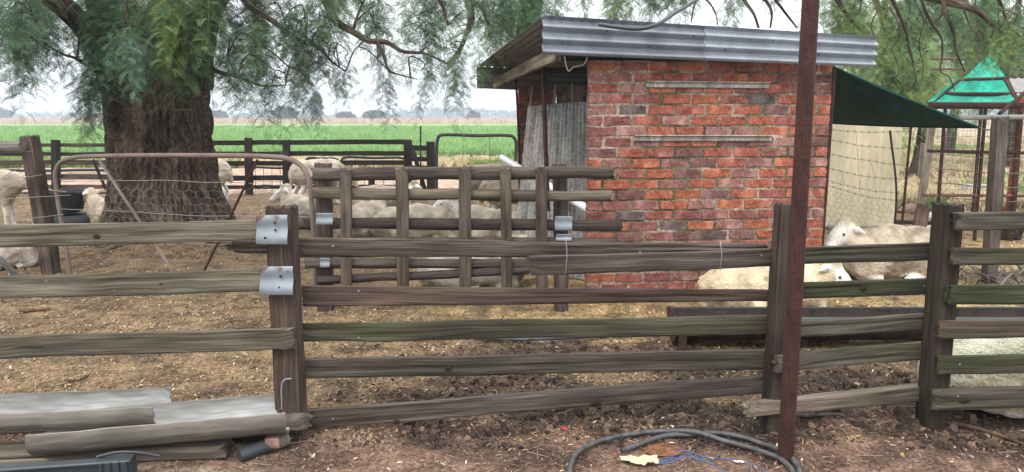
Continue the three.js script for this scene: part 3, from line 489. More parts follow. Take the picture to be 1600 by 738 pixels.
// ================================================================ dark green shade sail to the right of the shed
{
  const A = at(1300, 104, 6.55), B = at(1529, 199, 6.95), C = at(1291, 192, 9.9), n = 26, pos = [], uv = [], idx = [];
  const row = (i) => i * (n + 1) - i * (i - 1) / 2;
  for (let i = 0; i <= n; i++) for (let j = 0; j <= n - i; j++) { const b = i / n, c = j / n, a = 1 - b - c, p = A.clone().multiplyScalar(a).addScaledVector(B, b).addScaledVector(C, c); p.y -= 1.2 * a * b * c + 0.05 * (a * b + b * c) - 0.018 * f3(b * 9, c * 9, 2); pos.push(p.x, p.y, p.z); uv.push(b * 2.2, c * 2.2); }
  for (let i = 0; i < n; i++) for (let j = 0; j < n - i; j++) { const p = row(i) + j, q = row(i + 1) + j; idx.push(p, q, p + 1); if (j < n - i - 1) idx.push(q, q + 1, p + 1); }
  const g = new THREE.BufferGeometry(); g.setAttribute('position', new THREE.Float32BufferAttribute(pos, 3)); g.setAttribute('uv', new THREE.Float32BufferAttribute(uv, 2)); g.setIndex(idx); g.computeVertexNormals();
  const o = thing('shade_sail', 'dark green shade cloth stretched from the shed roof to the right', 'shade cloth', V(A.x, 1.4, A.z));
  part('cloth', g, M.sail, o);
  const edge = (P, Q, k) => { const l = []; for (let i = 0; i <= 12; i++) { const p = P.clone().lerp(Q, i / 12), f = i / 12; p.y -= k * f * (1 - f); l.push(p); } return l; };
  part('hem', wireOf([edge(A, B, 0.05), edge(B, C, 0.05), edge(C, A, 0)], 0.012, 6), M.sail, o);
  part('rope', wireOf([[B, at(1545, 203, 7.05), at(1556, 201, 7.1)]], 0.006, 5), M.wireDark, o);
}

// ================================================================ wooden hurdle gate in the middle of the pen
{
  const D = 5.78, o = thing('wooden_hurdle', 'wooden hurdle gate of round rails and upright slats beside the brick shed', 'gate', V(at(700, 400, D).x, 0, -D));
  const rail = (x0, y0, x1, y1, h, d = D, opt = {}) => part('rail', beam(at(x0, y0, d), at(x1, y1, d), h / FOC * d, 0.07, { round: true, tint: [0.12, 0.095, 0.08], wob: 0.012, jag: 0.015, ...opt }), M.wood, o);
  const slat = (x, y0, y1, w) => part('slat', beam(at(x, y1, D - 0.06), at(x - 1, y0, D - 0.06), w / FOC * D, 0.035, { up: V(1, 0, 0), tint: rnd() < 0.5 ? [0.12, 0.092, 0.078] : [0.15, 0.12, 0.095], wob: 0.006, step: 0.06 }), M.wood, o);
  rail(488, 272, 958, 270, 20, D, { tint: [0.11, 0.093, 0.08] }); rail(490, 302, 955, 307, 18, D, { tint: [0.19, 0.155, 0.12] }); rail(520, 349, 972, 352, 18, D, { tint: [0.09, 0.07, 0.062] });
  rail(478, 377, 962, 378, 14); rail(476, 412, 832, 413, 16, D, { tint: [0.13, 0.105, 0.09] }); rail(496, 438, 834, 422, 14, D - 0.0, { tint: [0.09, 0.07, 0.065] });
  slat(541, 264, 452, 17); slat(629, 263, 456, 19); slat(727, 262, 458, 19); slat(791, 263, 458, 17); slat(847, 263, 458, 18);
  const post = (x, y0, w, d, k) => part('post', beam(at(x, 470, d).setY(-0.2), at(x - 2, y0, d), w / FOC * d, w / FOC * d, { tint: [0.12, 0.092, 0.08], wob: 0.008, round: k, jag: 0.01 }), M.wood, o);
  post(507, 256, 23, 5.9, false); post(877, 257, 23, 5.92, true);
  for (const [x0, x1, y0, y1] of [[494, 520, 333, 351], [867, 894, 338, 360], [869, 893, 366, 377], [500, 515, 403, 418]]) { const d = D - 0.06; part('metal_strap', corrugated(quad(at(x0, y1, d), at(x1, y1, d), at(x1, y0, d), at(x0, y0, d)), 4, 14, 0.004, 1.3, true, 0.003), M.strap, o); }
}
// ================================================================ arched tube gate with wire netting in front of the tree
{
  const o = thing('tube_gate', 'rusty arched tube gate with wire netting in front of the tree trunk', 'gate', V(at(300, 400, 6.8).x, 0, -6.8));
  const dep = (px) => mix(7.25, 6.05, clamp((px - 88) / 400)), q = (x, y, k = 0) => at(x, y, dep(x) + k);
  const b0 = q(109, 428); b0.y = 0.04; const b1 = q(493, 440); b1.y = 0.06;
  part('frame', tube([b0, q(98, 360), q(88, 300), q(86, 272), q(92, 256), q(112, 247), q(160, 244), q(300, 243), q(420, 245), q(452, 249), q(473, 262), q(483, 285), q(488, 330), b1], 0.021, { seg: 12, n: 90 }), M.gateTube, o);
  part('hinge', tube([q(78, 298), q(104, 300)], 0.009), M.gateTube, o);
  part('brace', beam(q(155, 251), q(272, 428), 0.03, 0.01, { tint: [0.3, 0.26, 0.23], wob: 0.002 }), M.wood, o);
  part('brace', tube([q(402, 250), q(318, 425)], 0.011), M.rustDark, o);
  const line = (y0, y1, sag) => Array.from({ length: 14 }, (_, i) => { const f = i / 13, x = mix(92, 486, f); return q(x, mix(y0, y1, f) + sag * Math.sin(f * Math.PI) + 1.5 * n3(f * 7, y0, 1), 0.01); });
  part('strand_wire', wireOf([line(281, 292, -3), line(326, 340, 3), line(372, 385, 2)], 0.0028, 4), M.wire, o);
  const hex = [], w = 20, r = 11; for (let row = 0; row < 12; row++) for (let cidx = 0; cidx < 14; cidx++) { const x = 155 + cidx * w + (row % 2) * w / 2, y = 288 + row * r; if (y > 412) continue; const s = (a, b) => q(a + 2 * n3(a * 0.3, b * 0.3, 1), b + 2 * n3(a * 0.3, b * 0.3, 5) + 6 * Math.sin((a - 155) / 90), 0.012); hex.push([s(x, y - 4), s(x, y + 3)], [s(x, y + 3), s(x + w / 2, y + 7)], [s(x, y + 3), s(x - w / 2, y + 7)]); }
  part('wire_netting', join(hex.map((p) => tube(p, 0.0012, { seg: 3, sharp: true }))), M.wire, o);
}
{
  const p = gnd(78, 430), o = thing('corner_post', 'thick leaning wooden post with a log rail at the left edge', 'post', p);
  part('post', beam(V(p.x + 0.03, -0.2, p.z), at(46, 213, -p.z), 0.13, 0.13, { tint: [0.13, 0.098, 0.08], wob: 0.01, jag: 0.01, up: V(0, 0, 1), edge: 0.03 }), M.wood, o);
  part('log_rail', beam(at(-160, 231, -p.z + 0.1), at(36, 229, -p.z - 0.14), 0.1, 0.1, { round: true, tint: [0.27, 0.24, 0.2], wob: 0.012 }), M.wood, o);
  part('strand_wire', wireOf([[at(-80, 238, 7.3), at(24, 238, 7.25), at(52, 236, 7.2)], [at(-80, 285, 7.3), at(40, 277, 7.24), at(66, 273, 7.22)], [at(-90, 322, 7.3), at(0, 312, 7.27), at(110, 305, 7.2)], [at(-90, 345, 7.3), at(30, 343, 7.25), at(100, 335, 7.2)], [at(-60, 312, 7.3), at(38, 258, 7.25)]], 0.003, 4), M.wire, o);
  part('brace', beam(at(-20, 388, 7.1), at(36, 440, 6.6), 0.07, 0.015, { tint: [0.13, 0.125, 0.12], wob: 0.002 }), M.wood, o);
}
// ================================================================ far fence, its end panel and the tube gate beside it
{
  const D = 15.6, o = thing('rail_fence', 'long dark rail fence along the far side of the pen', 'fence', V(at(300, 300, D).x, 0, -D));
  const rail = (x0, y0, x1, y1, h, d = D, tint = WOOD.black) => part('rail', beam(at(x0, y0, d), at(x1, y1, d), h / FOC * d, 0.05, { tint, wob: 0.014, step: 0.25 }), M.wood, o);
  const L = [0.14, 0.1, 0.075], K = WOOD.black;
  for (const [y, h, t] of [[226, 5.5, [0.1, 0.075, 0.06]], [240, 5, K], [253, 7, [0.1, 0.075, 0.06]], [276, 9, L], [291, 6, L], [302, 5, L]]) rail(-260, y + 3, 240, y, h, D, t);
  for (const [y, h] of [[223.5, 7], [241, 7], [256, 7], [279, 8], [293, 6]]) rail(240, y, 642, y - 1.5, h, D);
  const post = (x, yt, w, d = D - 0.08, opt = {}) => part('post', beam(V(at(x, 300, d).x, -0.2, -d), at(x, yt, d), w / FOC * d, w / FOC * d, { tint: WOOD.black, wob: 0.01, step: 0.2, ...opt }), M.wood, o);
  post(-150, 220, 11); post(86, 219, 10); post(388, 216, 10); post(447, 219, 10); post(637, 220, 12); post(673, 222, 12, 15.3); post(580, 262, 9, 15.4);
  rail(640, 231, 676, 232, 8, 15.35); rail(640, 248, 676, 249, 7, 15.35); rail(640, 262, 676, 263, 7, 15.35); rail(641, 296, 676, 295, 5, 15.35);
  part('brace', beam(at(645, 236, 15.3), at(664, 296, 15.3), 0.08, 0.05, { tint: K, up: V(1, 0, 0) }), M.wood, o);
  part('brace', beam(at(145, 250, 15.4), at(165, 296, 15.4), 0.05, 0.04, { tint: K, up: V(1, 0, 0) }), M.wood, o);
  solo('thin_stake', tube([V(at(657, 300, 16).x, -0.1, -16), at(657, 197, 16)], 0.018), M.darkSteel, 'thin dark stake standing up behind the end of the far fence', 'stake');
  const gate = (name, pts, d, r, label, wires) => { const q = (x, y) => at(x, y, d), g = thing(name, label, 'gate', V(q(pts[0][0], 300).x, 0, -d)); part('frame', tube(pts.map((p) => q(...p)), r, { seg: 8, n: 60 }), M.darkSteel, g); part('wire_netting', wireOf(wires.map((l) => l.map((p) => q(...p))), 0.006, 4), M.wireDark, g); };
  const arch = (x0, x1, yt, yb, c) => [[x0, yb], [x0, yt + 30], [x0 + 1, yt + c], [x0 + c * 0.4, yt + 2], [x0 + c, yt], [(x0 + x1) / 2, yt + 1], [x1 - c, yt + 1], [x1 - c * 0.4, yt + 3], [x1, yt + c], [x1, yt + 30], [x1, yb]];
  gate('field_gate', arch(682, 806, 211, 300, 10), 16.4, 0.035, 'dark arched tube gate between the far fence and the shed', [[[684, 238], [740, 241], [804, 244]], [[686, 262], [804, 266]], [[723, 212], [724, 298]], [[765, 213], [766, 298]]]);
  const grid = (x0, x1, y0, y1, n) => Array.from({ length: n }, (_, i) => { const x = mix(x0, x1, (i + 0.5) / n); return [[x, y0], [x + 1, y1]]; });
  gate('field_gate', arch(476, 530, 247, 318, 8), 16.2, 0.026, 'low arched wire gate behind the far fence next to the standing sheep', [...grid(476, 530, 249, 316, 4), [[477, 272], [529, 273]]]);
  gate('field_gate', arch(532, 636, 246, 318, 8), 16.25, 0.026, 'wide wire gate panel behind the right end of the far fence', [...grid(532, 636, 248, 316, 7), [[533, 268], [635, 268]]]);
  gate('field_gate', arch(392, 470, 262, 318, 6), 16.3, 0.022, 'low wire gate panel behind the far fence right of the tree', [...grid(392, 470, 263, 316, 6), [[393, 284], [469, 284]]]);
  gate('field_gate', arch(-60, 172, 266, 316, 6), 16.6, 0.03, 'pale tube gate behind the far fence left of the tree', [[[-58, 271], [170, 270]], [[-58, 284], [170, 283]]]);
}
// ================================================================ tub and tyre
{
  const c = gnd(108, 356); const tyre = new THREE.TorusGeometry(0.25, 0.11, 14, 40); tyre.rotateX(Math.PI / 2); tyre.scale(1, 0.85, 1); tyre.translate(c.x + 0.06, 0.1, c.z);
  solo('old_tyre', tyre, M.rubber, 'old black tyre lying under the feed tub by the tree', 'tyre');
  const pts = [[0.001, 0.03], [0.2, 0.03], [0.24, 0.05], [0.3, 0.3], [0.315, 0.31], [0.31, 0.335], [0.285, 0.33], [0.225, 0.08], [0.001, 0.07]].map(([r, y]) => new THREE.Vector2(r, y)), tub = new THREE.LatheGeometry(pts, 40), p = tub.attributes.position;
  for (let i = 0; i < p.count; i++) { const x = p.getX(i), y = p.getY(i), z = p.getZ(i), a = Math.atan2(z, x); p.setY(i, y + (y > 0.2 ? 0.02 * f3(Math.cos(a) * 3, Math.sin(a) * 3, 1) : 0)); }
  tub.computeVertexNormals(); tub.translate(c.x - 0.06, 0.19, c.z); solo('feed_tub', tub, M.rubber, 'black rubber feed tub resting on a tyre left of the tree', 'tub');
}
// ================================================================ trough with water behind the right bays
{
  const o = thing('water_trough', 'long dark half round steel trough behind the plank fence', 'trough', V(2.3, 0, -5.0)), x0 = at(1052, 500, 5.0).x, x1 = 4.6, R = 0.17, z = -5.02, y = 0.205;
  const half = (r, a0) => Array.from({ length: 25 }, (_, k) => { const a = Math.PI + k / 24 * Math.PI; return [Math.cos(a) * r, Math.sin(a) * r]; });
  const ringAt = (x) => [...half(R).map(([a, b]) => V(x, y + b, z + a)), ...half(R - 0.008).reverse().map(([a, b]) => V(x, y + b, z + a))];
  const xs = Array.from({ length: 13 }, (_, i) => mix(x0, x1, i / 12));
  part('shell', loft(xs.map((x) => ringAt(x + 0))), S({ map: T.conc, color: lin(0.045, 0.034, 0.03), roughness: 0.75, bumpMap: T.fineB, bumpScale: 0.001 }), o);
  part('rim', wireOf([[V(x0, y, z - R), V(x1, y, z - R)], [V(x0, y, z + R), V(x1, y, z + R)]], 0.011, 8), M.darkSteel, o);
  for (const x of [x0 - 0.004, x1 + 0.004]) { const s = new THREE.Shape(); half(R + 0.012).forEach(([a, b], i) => i ? s.lineTo(a, b) : s.moveTo(a, b)); s.lineTo(R * 0.6, 0.035); s.lineTo(-R * 1.02, 0.0); s.closePath(); const g = new THREE.ExtrudeGeometry(s, { depth: 0.006, bevelEnabled: false }); g.rotateY(Math.PI / 2); g.translate(x, y, z); part('end_plate', g, M.rustDark, o); }
  for (const x of [x0 + 0.03, 3.0, 4.4]) part('leg', box(0.05, y + 0.02, 0.03, x, (y + 0.02) / 2 - 0.02, z + R + 0.02), S({ map: T.rust, color: lin(0.3, 0.35, 0.32), roughness: 0.8 }), o);
  const g = new THREE.PlaneGeometry(x1 - x0 - 0.02, 0.29, 80, 8); g.rotateX(-Math.PI / 2); const p = g.attributes.position; for (let i = 0; i < p.count; i++) p.setY(i, 0.0012 * f3(p.getX(i) * 6, p.getZ(i) * 6, 1)); g.computeVertexNormals(); g.translate((x0 + x1) / 2, y - 0.055, z); part('water', g, M.water, o);
}
// ================================================================ hoses, gutters, boards and small things in the foreground
const onGround = (px, py, up) => { const p = gnd(px, py); p.y = gh(p.x, -p.z) + up; return p; };
solo('ground_hose', tube([[380, 530], [480, 535], [560, 536], [640, 536], [720, 538], [780, 540], [860, 539], [940, 533], [1000, 530], [1046, 524]].map(([x, y]) => onGround(x, y, 0.03)), 0.016, { seg: 8, n: 80 }), M.greyHose, 'dark blue-grey hose lying along the pen floor behind the fence', 'hose');
function halfPipe(A, B, R, th, roll = 0) {   // axis ends at rim height, open side up
  const d = B.clone().sub(A).normalize(), s = d.clone().cross(V(0, 1, 0)).normalize(), u = s.clone().cross(d), rings = [], n = 22;
  for (let i = 0; i <= 40; i++) { const c = A.clone().lerp(B, i / 40), w = 0.004 * f3(i * 0.3, 1, R * 50), end = i === 0 || i === 40; const out = []; for (const [r, rev] of [[R, 0], [R - th, 1]]) for (let k = 0; k <= n; k++) { const kk = rev ? n - k : k, a = Math.PI + kk / n * Math.PI + roll, q = r * (1 + 0.015 * f3(Math.cos(a) * 2, i * 0.2, 3)); const p = c.clone().addScaledVector(s, Math.cos(a) * q).addScaledVector(u, Math.sin(a) * q + w); if (end) p.addScaledVector(d, 0.016 * f3(kk * 0.5, R * 90, i, 3)); out.push(p); } rings.push(out); }
  const gc = (p, f, j) => [0.3, 0.28, 0.25], lips = [rings[0], rings[40]].map((r, q) => loft([r.slice(0, n + 1), r.slice(n + 1).reverse()], { closed: false, caps: false, color: gc }));
  return toCreasedNormals(join([...lips, loft(rings, { caps: false, uvs: (r, per) => [per * 0.9, r * 0.55], color: (p, f, j) => { const e = f3(p.x * 1.4, p.y * 34, p.z * 6, 3); return (j > 0.5 && j < 0.99 ? mix3([0.34, 0.35, 0.36], [0.27, 0.235, 0.19], 0.35 * sm(0.05, 0.5, e)) : mix3([0.25, 0.232, 0.21], [0.18, 0.15, 0.125], 0.5 * sm(-0.3, 0.4, e))); } })]), 0.6);
}
{
  const a = at(-170, 648, 3.27), b = at(253, 628, 3.39), c = at(57, 660, 3.17), e = at(449, 628, 3.37); a.y = 0.225; b.y = 0.235; c.y = 0.195; e.y = 0.215;
  solo('concrete_gutter', halfPipe(a, b, 0.135, 0.011), M.gutter, 'pale half round concrete gutter, the rear one of two at the lower left', 'gutter');
  solo('concrete_gutter', halfPipe(c, e, 0.135, 0.011), M.gutter, 'pale half round concrete gutter, the front one of two, ending at the post', 'gutter');
  const bd = (p, q, h, t, label, tint, y) => { p.y = q.y = y; solo('old_board', beam(p, q, h, t, { tint, wob: 0.006 }), M.wood, label, 'board'); };
  bd(at(-170, 700, 3.2), at(356, 690, 3.3), 0.055, 0.14, 'grey board lying under the two concrete gutters', [0.2, 0.175, 0.14], 0.03);
  bd(at(300, 690, 3.45), at(440, 684, 3.47), 0.06, 0.1, 'dark board under the end of the front gutter', WOOD.dark, 0.03);
  solo('brick_piece', box(0.062, 0.045, 0.09, at(425, 678, 3.32).x, 0.052, -3.33, 0.2), S({ map: T.brick, color: lin(0.4, 0.24, 0.2), bumpMap: T.brickB, bumpScale: 0.003 }), 'pinkish brick piece propping the end of the front gutter', 'brick');
  { const p = at(462, 669, 3.42); solo('wood_block', beam(V(p.x - 0.05, 0.1, p.z), V(p.x + 0.06, 0.105, p.z), 0.06, 0.08, { tint: [0.2, 0.17, 0.145], jag: 0.02 }), M.wood, 'short grey wood block at the foot of the strapped post', 'block'); }
  { const p = onGround(374, 722, 0.03), q = onGround(447, 699, 0.04); const o = thing('hose_stub', 'short thick black hose stub lying below the gutter end', 'hose', V((p.x + q.x) / 2, 0, (p.z + q.z) / 2)); part('outer', tube([p, q], 0.03, { seg: 18 }), S({ map: T.stain, color: lin(0.035, 0.042, 0.05), roughness: 0.55 }), o); const d = q.clone().sub(p).normalize(); part('worn_end', tube([q.clone().addScaledVector(d, -0.075), q.clone().addScaledVector(d, 0.008)], 0.0315, { seg: 18, rough: 0.08 }), S({ map: T.conc, color: lin(0.2, 0.18, 0.15) }), o); }
  // blue-grey plastic bin edge at the lower left corner
  {
    const p = at(60, 725, 2.85), o = thing('plastic_bin', 'blue-grey plastic bin lying at the lower left corner', 'bin', V(p.x, 0, p.z));
    const A = at(-140, 726, 2.86), B = at(158, 708, 2.98), y0 = 0.13; A.y = B.y = y0 - 0.02;
    const d = B.clone().sub(A).normalize(), s = V(-d.z, 0, d.x);
    const bar = (a, b, hh, t, up) => { const m = a.clone().lerp(b, 0.5), g = box(a.distanceTo(b), hh, t, 0, 0, 0, 0, 0.004); g.rotateY(Math.atan2(-(b.z - a.z), b.x - a.x)); g.translate(m.x, m.y + up, m.z); return g; };
    part('side_wall', bar(A, B, 0.12, 0.012, -0.07), M.bluePlastic, o); part('rim', bar(A, B, 0.014, 0.05, 0), M.bluePlastic, o); part('groove', bar(A.clone().addScaledVector(s, 0.012), B.clone().addScaledVector(s, 0.012), 0.012, 0.012, -0.045), M.bluePlastic, o);
    const E = B.clone().addScaledVector(d, 0.12); part('corner_block', bar(B, E, 0.14, 0.09, -0.055), M.bluePlastic, o);
    for (let k = 0; k < 4; k++) { const q = B.clone().addScaledVector(d, 0.012 + k * 0.032).addScaledVector(s, 0.048); part('rib', bar(q, q.clone().addScaledVector(d, 0.008), 0.14, 0.012, -0.055), M.bluePlastic, o); }
    part('lid_edge', tube([B.clone().add(V(-0.02, 0.02, 0)), B.clone().lerp(E, 0.5).add(V(0, 0.035, 0)), E.clone().add(V(0.02, 0.03, 0)), E.clone().add(V(0.1, 0.005, -0.02))], 0.007), M.blackPlastic, o);
  }
}
{
  const hose = (l) => tube(l.map(([x, y, k]) => onGround(x, y, 0.022 + (k ?? 0))), 0.0115, { seg: 10, n: 110 });
  const o = thing('pipe_coil', 'loose loops of black plastic pipe at the foot of the pole', 'pipe', gnd(1060, 720));
  part('pipe', hose([[1010, 790], [930, 778], [893, 752], [894, 730], [906, 712], [940, 697], [985, 688], [1030, 686, 0.005], [1085, 690, 0.02], [1130, 697, 0.005], [1180, 710], [1222, 729], [1240, 752], [1220, 780]]), S({ map: T.conc, color: lin(0.085, 0.09, 0.095), roughness: 0.6 }), o);
  part('pipe', hose([[971, 712], [1000, 702], [1040, 691], [1075, 688, 0], [1120, 688, 0.0], [1160, 693], [1195, 703], [1225, 718, 0.008], [1246, 738], [1250, 760], [1225, 790]]), S({ map: T.conc, color: lin(0.085, 0.09, 0.095), roughness: 0.6 }), o);
  const rope = (l) => tube(l.map(([x, y, k]) => onGround(x, y, 0.006 + (k ?? 0))), 0.0022, { seg: 5, n: 50 });
  const r = thing('blue_twine', 'blue baling twine lying inside the pipe loops', 'twine', gnd(1090, 720));
  part('strand', rope([[1020, 727], [1045, 720], [1060, 712, 0.01], [1076, 709, 0.01], [1100, 716], [1140, 722], [1180, 730], [1200, 742]]), M.blueRope, r);
  part('strand', rope([[1022, 728], [1050, 724], [1066, 716], [1080, 717], [1110, 727], [1130, 738], [1150, 746]]), M.blueRope, r);
  part('strand', rope([[1024, 726], [1042, 716], [1062, 719], [1074, 711], [1092, 722], [1100, 714]]), M.blueRope, r);
  const st = gnd(1038, 706); const rock = new THREE.IcosahedronGeometry(1, 3), p = rock.attributes.position; for (let i = 0; i < p.count; i++) { const x = p.getX(i), y = p.getY(i), z = p.getZ(i), k = 1 + 0.3 * f3(x * 2, y * 2, z * 2, 3); p.setXYZ(i, x * k * 0.1, y * k * 0.016, z * k * 0.065); } rock.computeVertexNormals(); rock.translate(st.x, gh(st.x, -st.z) + 0.008, st.z);
  solo('flat_stone', rock, S({ map: T.soil, color: lin(0.26, 0.125, 0.075), bumpMap: T.soilB, bumpScale: 0.005 }), 'flat reddish brown stone inside the pipe loops', 'stone');
  const crumple = (px, py, sx, sz, mat, name, label, cat, s) => { const c = gnd(px, py), g = new THREE.PlaneGeometry(1, 1, 9, 7); g.rotateX(-Math.PI / 2); const q = g.attributes.position; for (let i = 0; i < q.count; i++) { const x = q.getX(i), z = q.getZ(i), r = 0.75 + 0.6 * f3(Math.atan2(z, x) * 1.2 + s, 2, 1, 3); q.setXYZ(i, x * sx * r, 0.25 * sx * Math.abs(f3(x * 3.5 + s, z * 3.5, 2, 3)) + 0.008, z * sz * r); } g.computeVertexNormals(); g.translate(c.x, gh(c.x, -c.z) + 0.004, c.z); solo(name, g, mat, label, cat); };
  crumple(1002, 728, 0.16, 0.1, M.cream, 'crumpled_paper', 'crumpled cream paper scrap beside the blue twine', 'paper', 3);
  crumple(881, 678, 0.03, 0.024, S({ color: lin(0.65, 0.03, 0.05), side: THREE.DoubleSide, roughness: 0.5 }), 'plastic_scrap', 'small red plastic scrap on the dirt left of the pipe loops', 'scrap', 8);
  crumple(1156, 725, 0.045, 0.02, S({ color: lin(0.75, 0.77, 0.8), side: THREE.DoubleSide }), 'plastic_scrap', 'small white scrap lying by the end of the blue twine', 'scrap', 12);
  crumple(848, 588, 0.07, 0.05, S({ color: lin(0.6, 0.58, 0.4), side: THREE.DoubleSide }), 'wilted_leaf', 'pale yellowish leaf scrap on the dark dung behind the fence', 'leaf', 15);
  crumple(708, 528, 0.05, 0.03, S({ color: lin(0.5, 0.27, 0.12), side: THREE.DoubleSide }), 'orange_peel', 'small orange brown scrap beside the hose in the pen', 'scrap', 17);
  crumple(115, 304, 0.3, 0.16, S({ color: lin(0.7, 0.74, 0.75), side: THREE.DoubleSide }), 'plastic_bag', 'white plastic bag on the ground behind the far fence', 'bag', 21);
  const stick = (l, r, label, tint, cat = 'stick') => solo('dry_stick', tube(l.map(([x, y]) => onGround(x, y, r * 0.8)), [r, r * 0.5], { seg: 8, rough: 0.3, n: 30 }), S({ map: T.bark, color: lin(...tint), bumpMap: T.barkB, bumpScale: 0.004 }), label, cat);
  stick([[1243, 664], [1280, 668], [1310, 665], [1335, 667]], 0.009, 'grey dry stick on the ground right of the steel pole', [0.3, 0.27, 0.24]);
  stick([[1475, 662], [1510, 668], [1548, 678], [1602, 700], [1640, 712]], 0.013, 'long brown stick running out of frame at the lower right', [0.2, 0.14, 0.1]);
  stick([[107, 600], [122, 596], [134, 592], [145, 584]], 0.012, 'pale curved stick on the pen floor above the gutters', [0.36, 0.28, 0.19]);
  stick([[1056, 736], [1066, 730], [1078, 720], [1090, 712]], 0.004, 'thin grey twig crossing the blue twine', [0.32, 0.29, 0.26]);
  stick([[30, 488], [50, 486], [78, 483]], 0.014, 'short reddish stick on the pen floor at the left', [0.26, 0.14, 0.11]);
  stick([[670, 545], [672, 552]], 0.011, 'short tan stick end beside the hose on the pen floor', [0.5, 0.36, 0.2]);
  { const p = onGround(650, 672, 0.012), q = onGround(662, 684, 0.012); }
}

// ================================================================ sheep
function surfaceNets(f, mn, mx, cell) {
  const n = [0, 1, 2].map((k) => Math.ceil((mx[k] - mn[k]) / cell) + 1), [nx, ny, nz] = n, val = new Float32Array(nx * ny * nz), id = (i, j, k) => i + nx * (j + ny * k);
  for (let k = 0; k < nz; k++) for (let j = 0; j < ny; j++) for (let i = 0; i < nx; i++) val[id(i, j, k)] = f(mn[0] + i * cell, mn[1] + j * cell, mn[2] + k * cell);
  const cellV = new Int32Array(nx * ny * nz).fill(-1), pos = [], idx = [];
  for (let k = 0; k < nz - 1; k++) for (let j = 0; j < ny - 1; j++) for (let i = 0; i < nx - 1; i++) {
    let m = 0; const c = []; for (let q = 0; q < 8; q++) { const v = val[id(i + (q & 1), j + (q >> 1 & 1), k + (q >> 2))]; c.push(v); if (v < 0) m |= 1 << q; }
    if (m === 0 || m === 255) continue; let x = 0, y = 0, z = 0, s = 0;
    for (let a = 0; a < 8; a++) for (const b of [1, 2, 4]) { const e = a | b; if (e === a) continue; if ((c[a] < 0) !== (c[e] < 0)) { const t = c[a] / (c[a] - c[e]); x += (a & 1) + (b === 1 ? t : 0); y += (a >> 1 & 1) + (b === 2 ? t : 0); z += (a >> 2) + (b === 4 ? t : 0); s++; } }
    cellV[id(i, j, k)] = pos.length / 3; pos.push(mn[0] + (i + x / s) * cell, mn[1] + (j + y / s) * cell, mn[2] + (k + z / s) * cell);
  }
  for (let k = 1; k < nz - 1; k++) for (let j = 1; j < ny - 1; j++) for (let i = 1; i < nx - 1; i++) {
    const v = val[id(i, j, k)] < 0, q = (a, b, c, d, flip) => { if (a < 0 || b < 0 || c < 0 || d < 0) return; flip ? idx.push(a, b, c, a, c, d) : idx.push(a, c, b, a, d, c); };
    if (v !== (val[id(i + 1, j, k)] < 0)) q(cellV[id(i, j - 1, k - 1)], cellV[id(i, j, k - 1)], cellV[id(i, j, k)], cellV[id(i, j - 1, k)], v);
    if (v !== (val[id(i, j + 1, k)] < 0)) q(cellV[id(i - 1, j, k - 1)], cellV[id(i - 1, j, k)], cellV[id(i, j, k)], cellV[id(i, j, k - 1)], v);
    if (v !== (val[id(i, j, k + 1)] < 0)) q(cellV[id(i - 1, j - 1, k)], cellV[id(i, j - 1, k)], cellV[id(i, j, k)], cellV[id(i - 1, j, k)], v);
  }
  return { pos, idx };
}
const capsule = (p, c) => { const [ax, ay, az] = c.a, [bx, by, bz] = c.b, dx = bx - ax, dy = by - ay, dz = bz - az, px = p[0] - ax, py = p[1] - ay, pz = p[2] - az, t = clamp((px * dx + py * dy + pz * dz) / (dx * dx + dy * dy + dz * dz + 1e-9)); const fx = c.flat ? 1 / c.flat : 1; return Math.hypot(px - t * dx, (py - t * dy) * fx, pz - t * dz) / 1 - mix(c.ra, c.rb, t); };
const smin = (a, b, k) => { const h = clamp(0.5 + 0.5 * (b - a) / k); return mix(b, a, h) - k * h * (1 - h); };
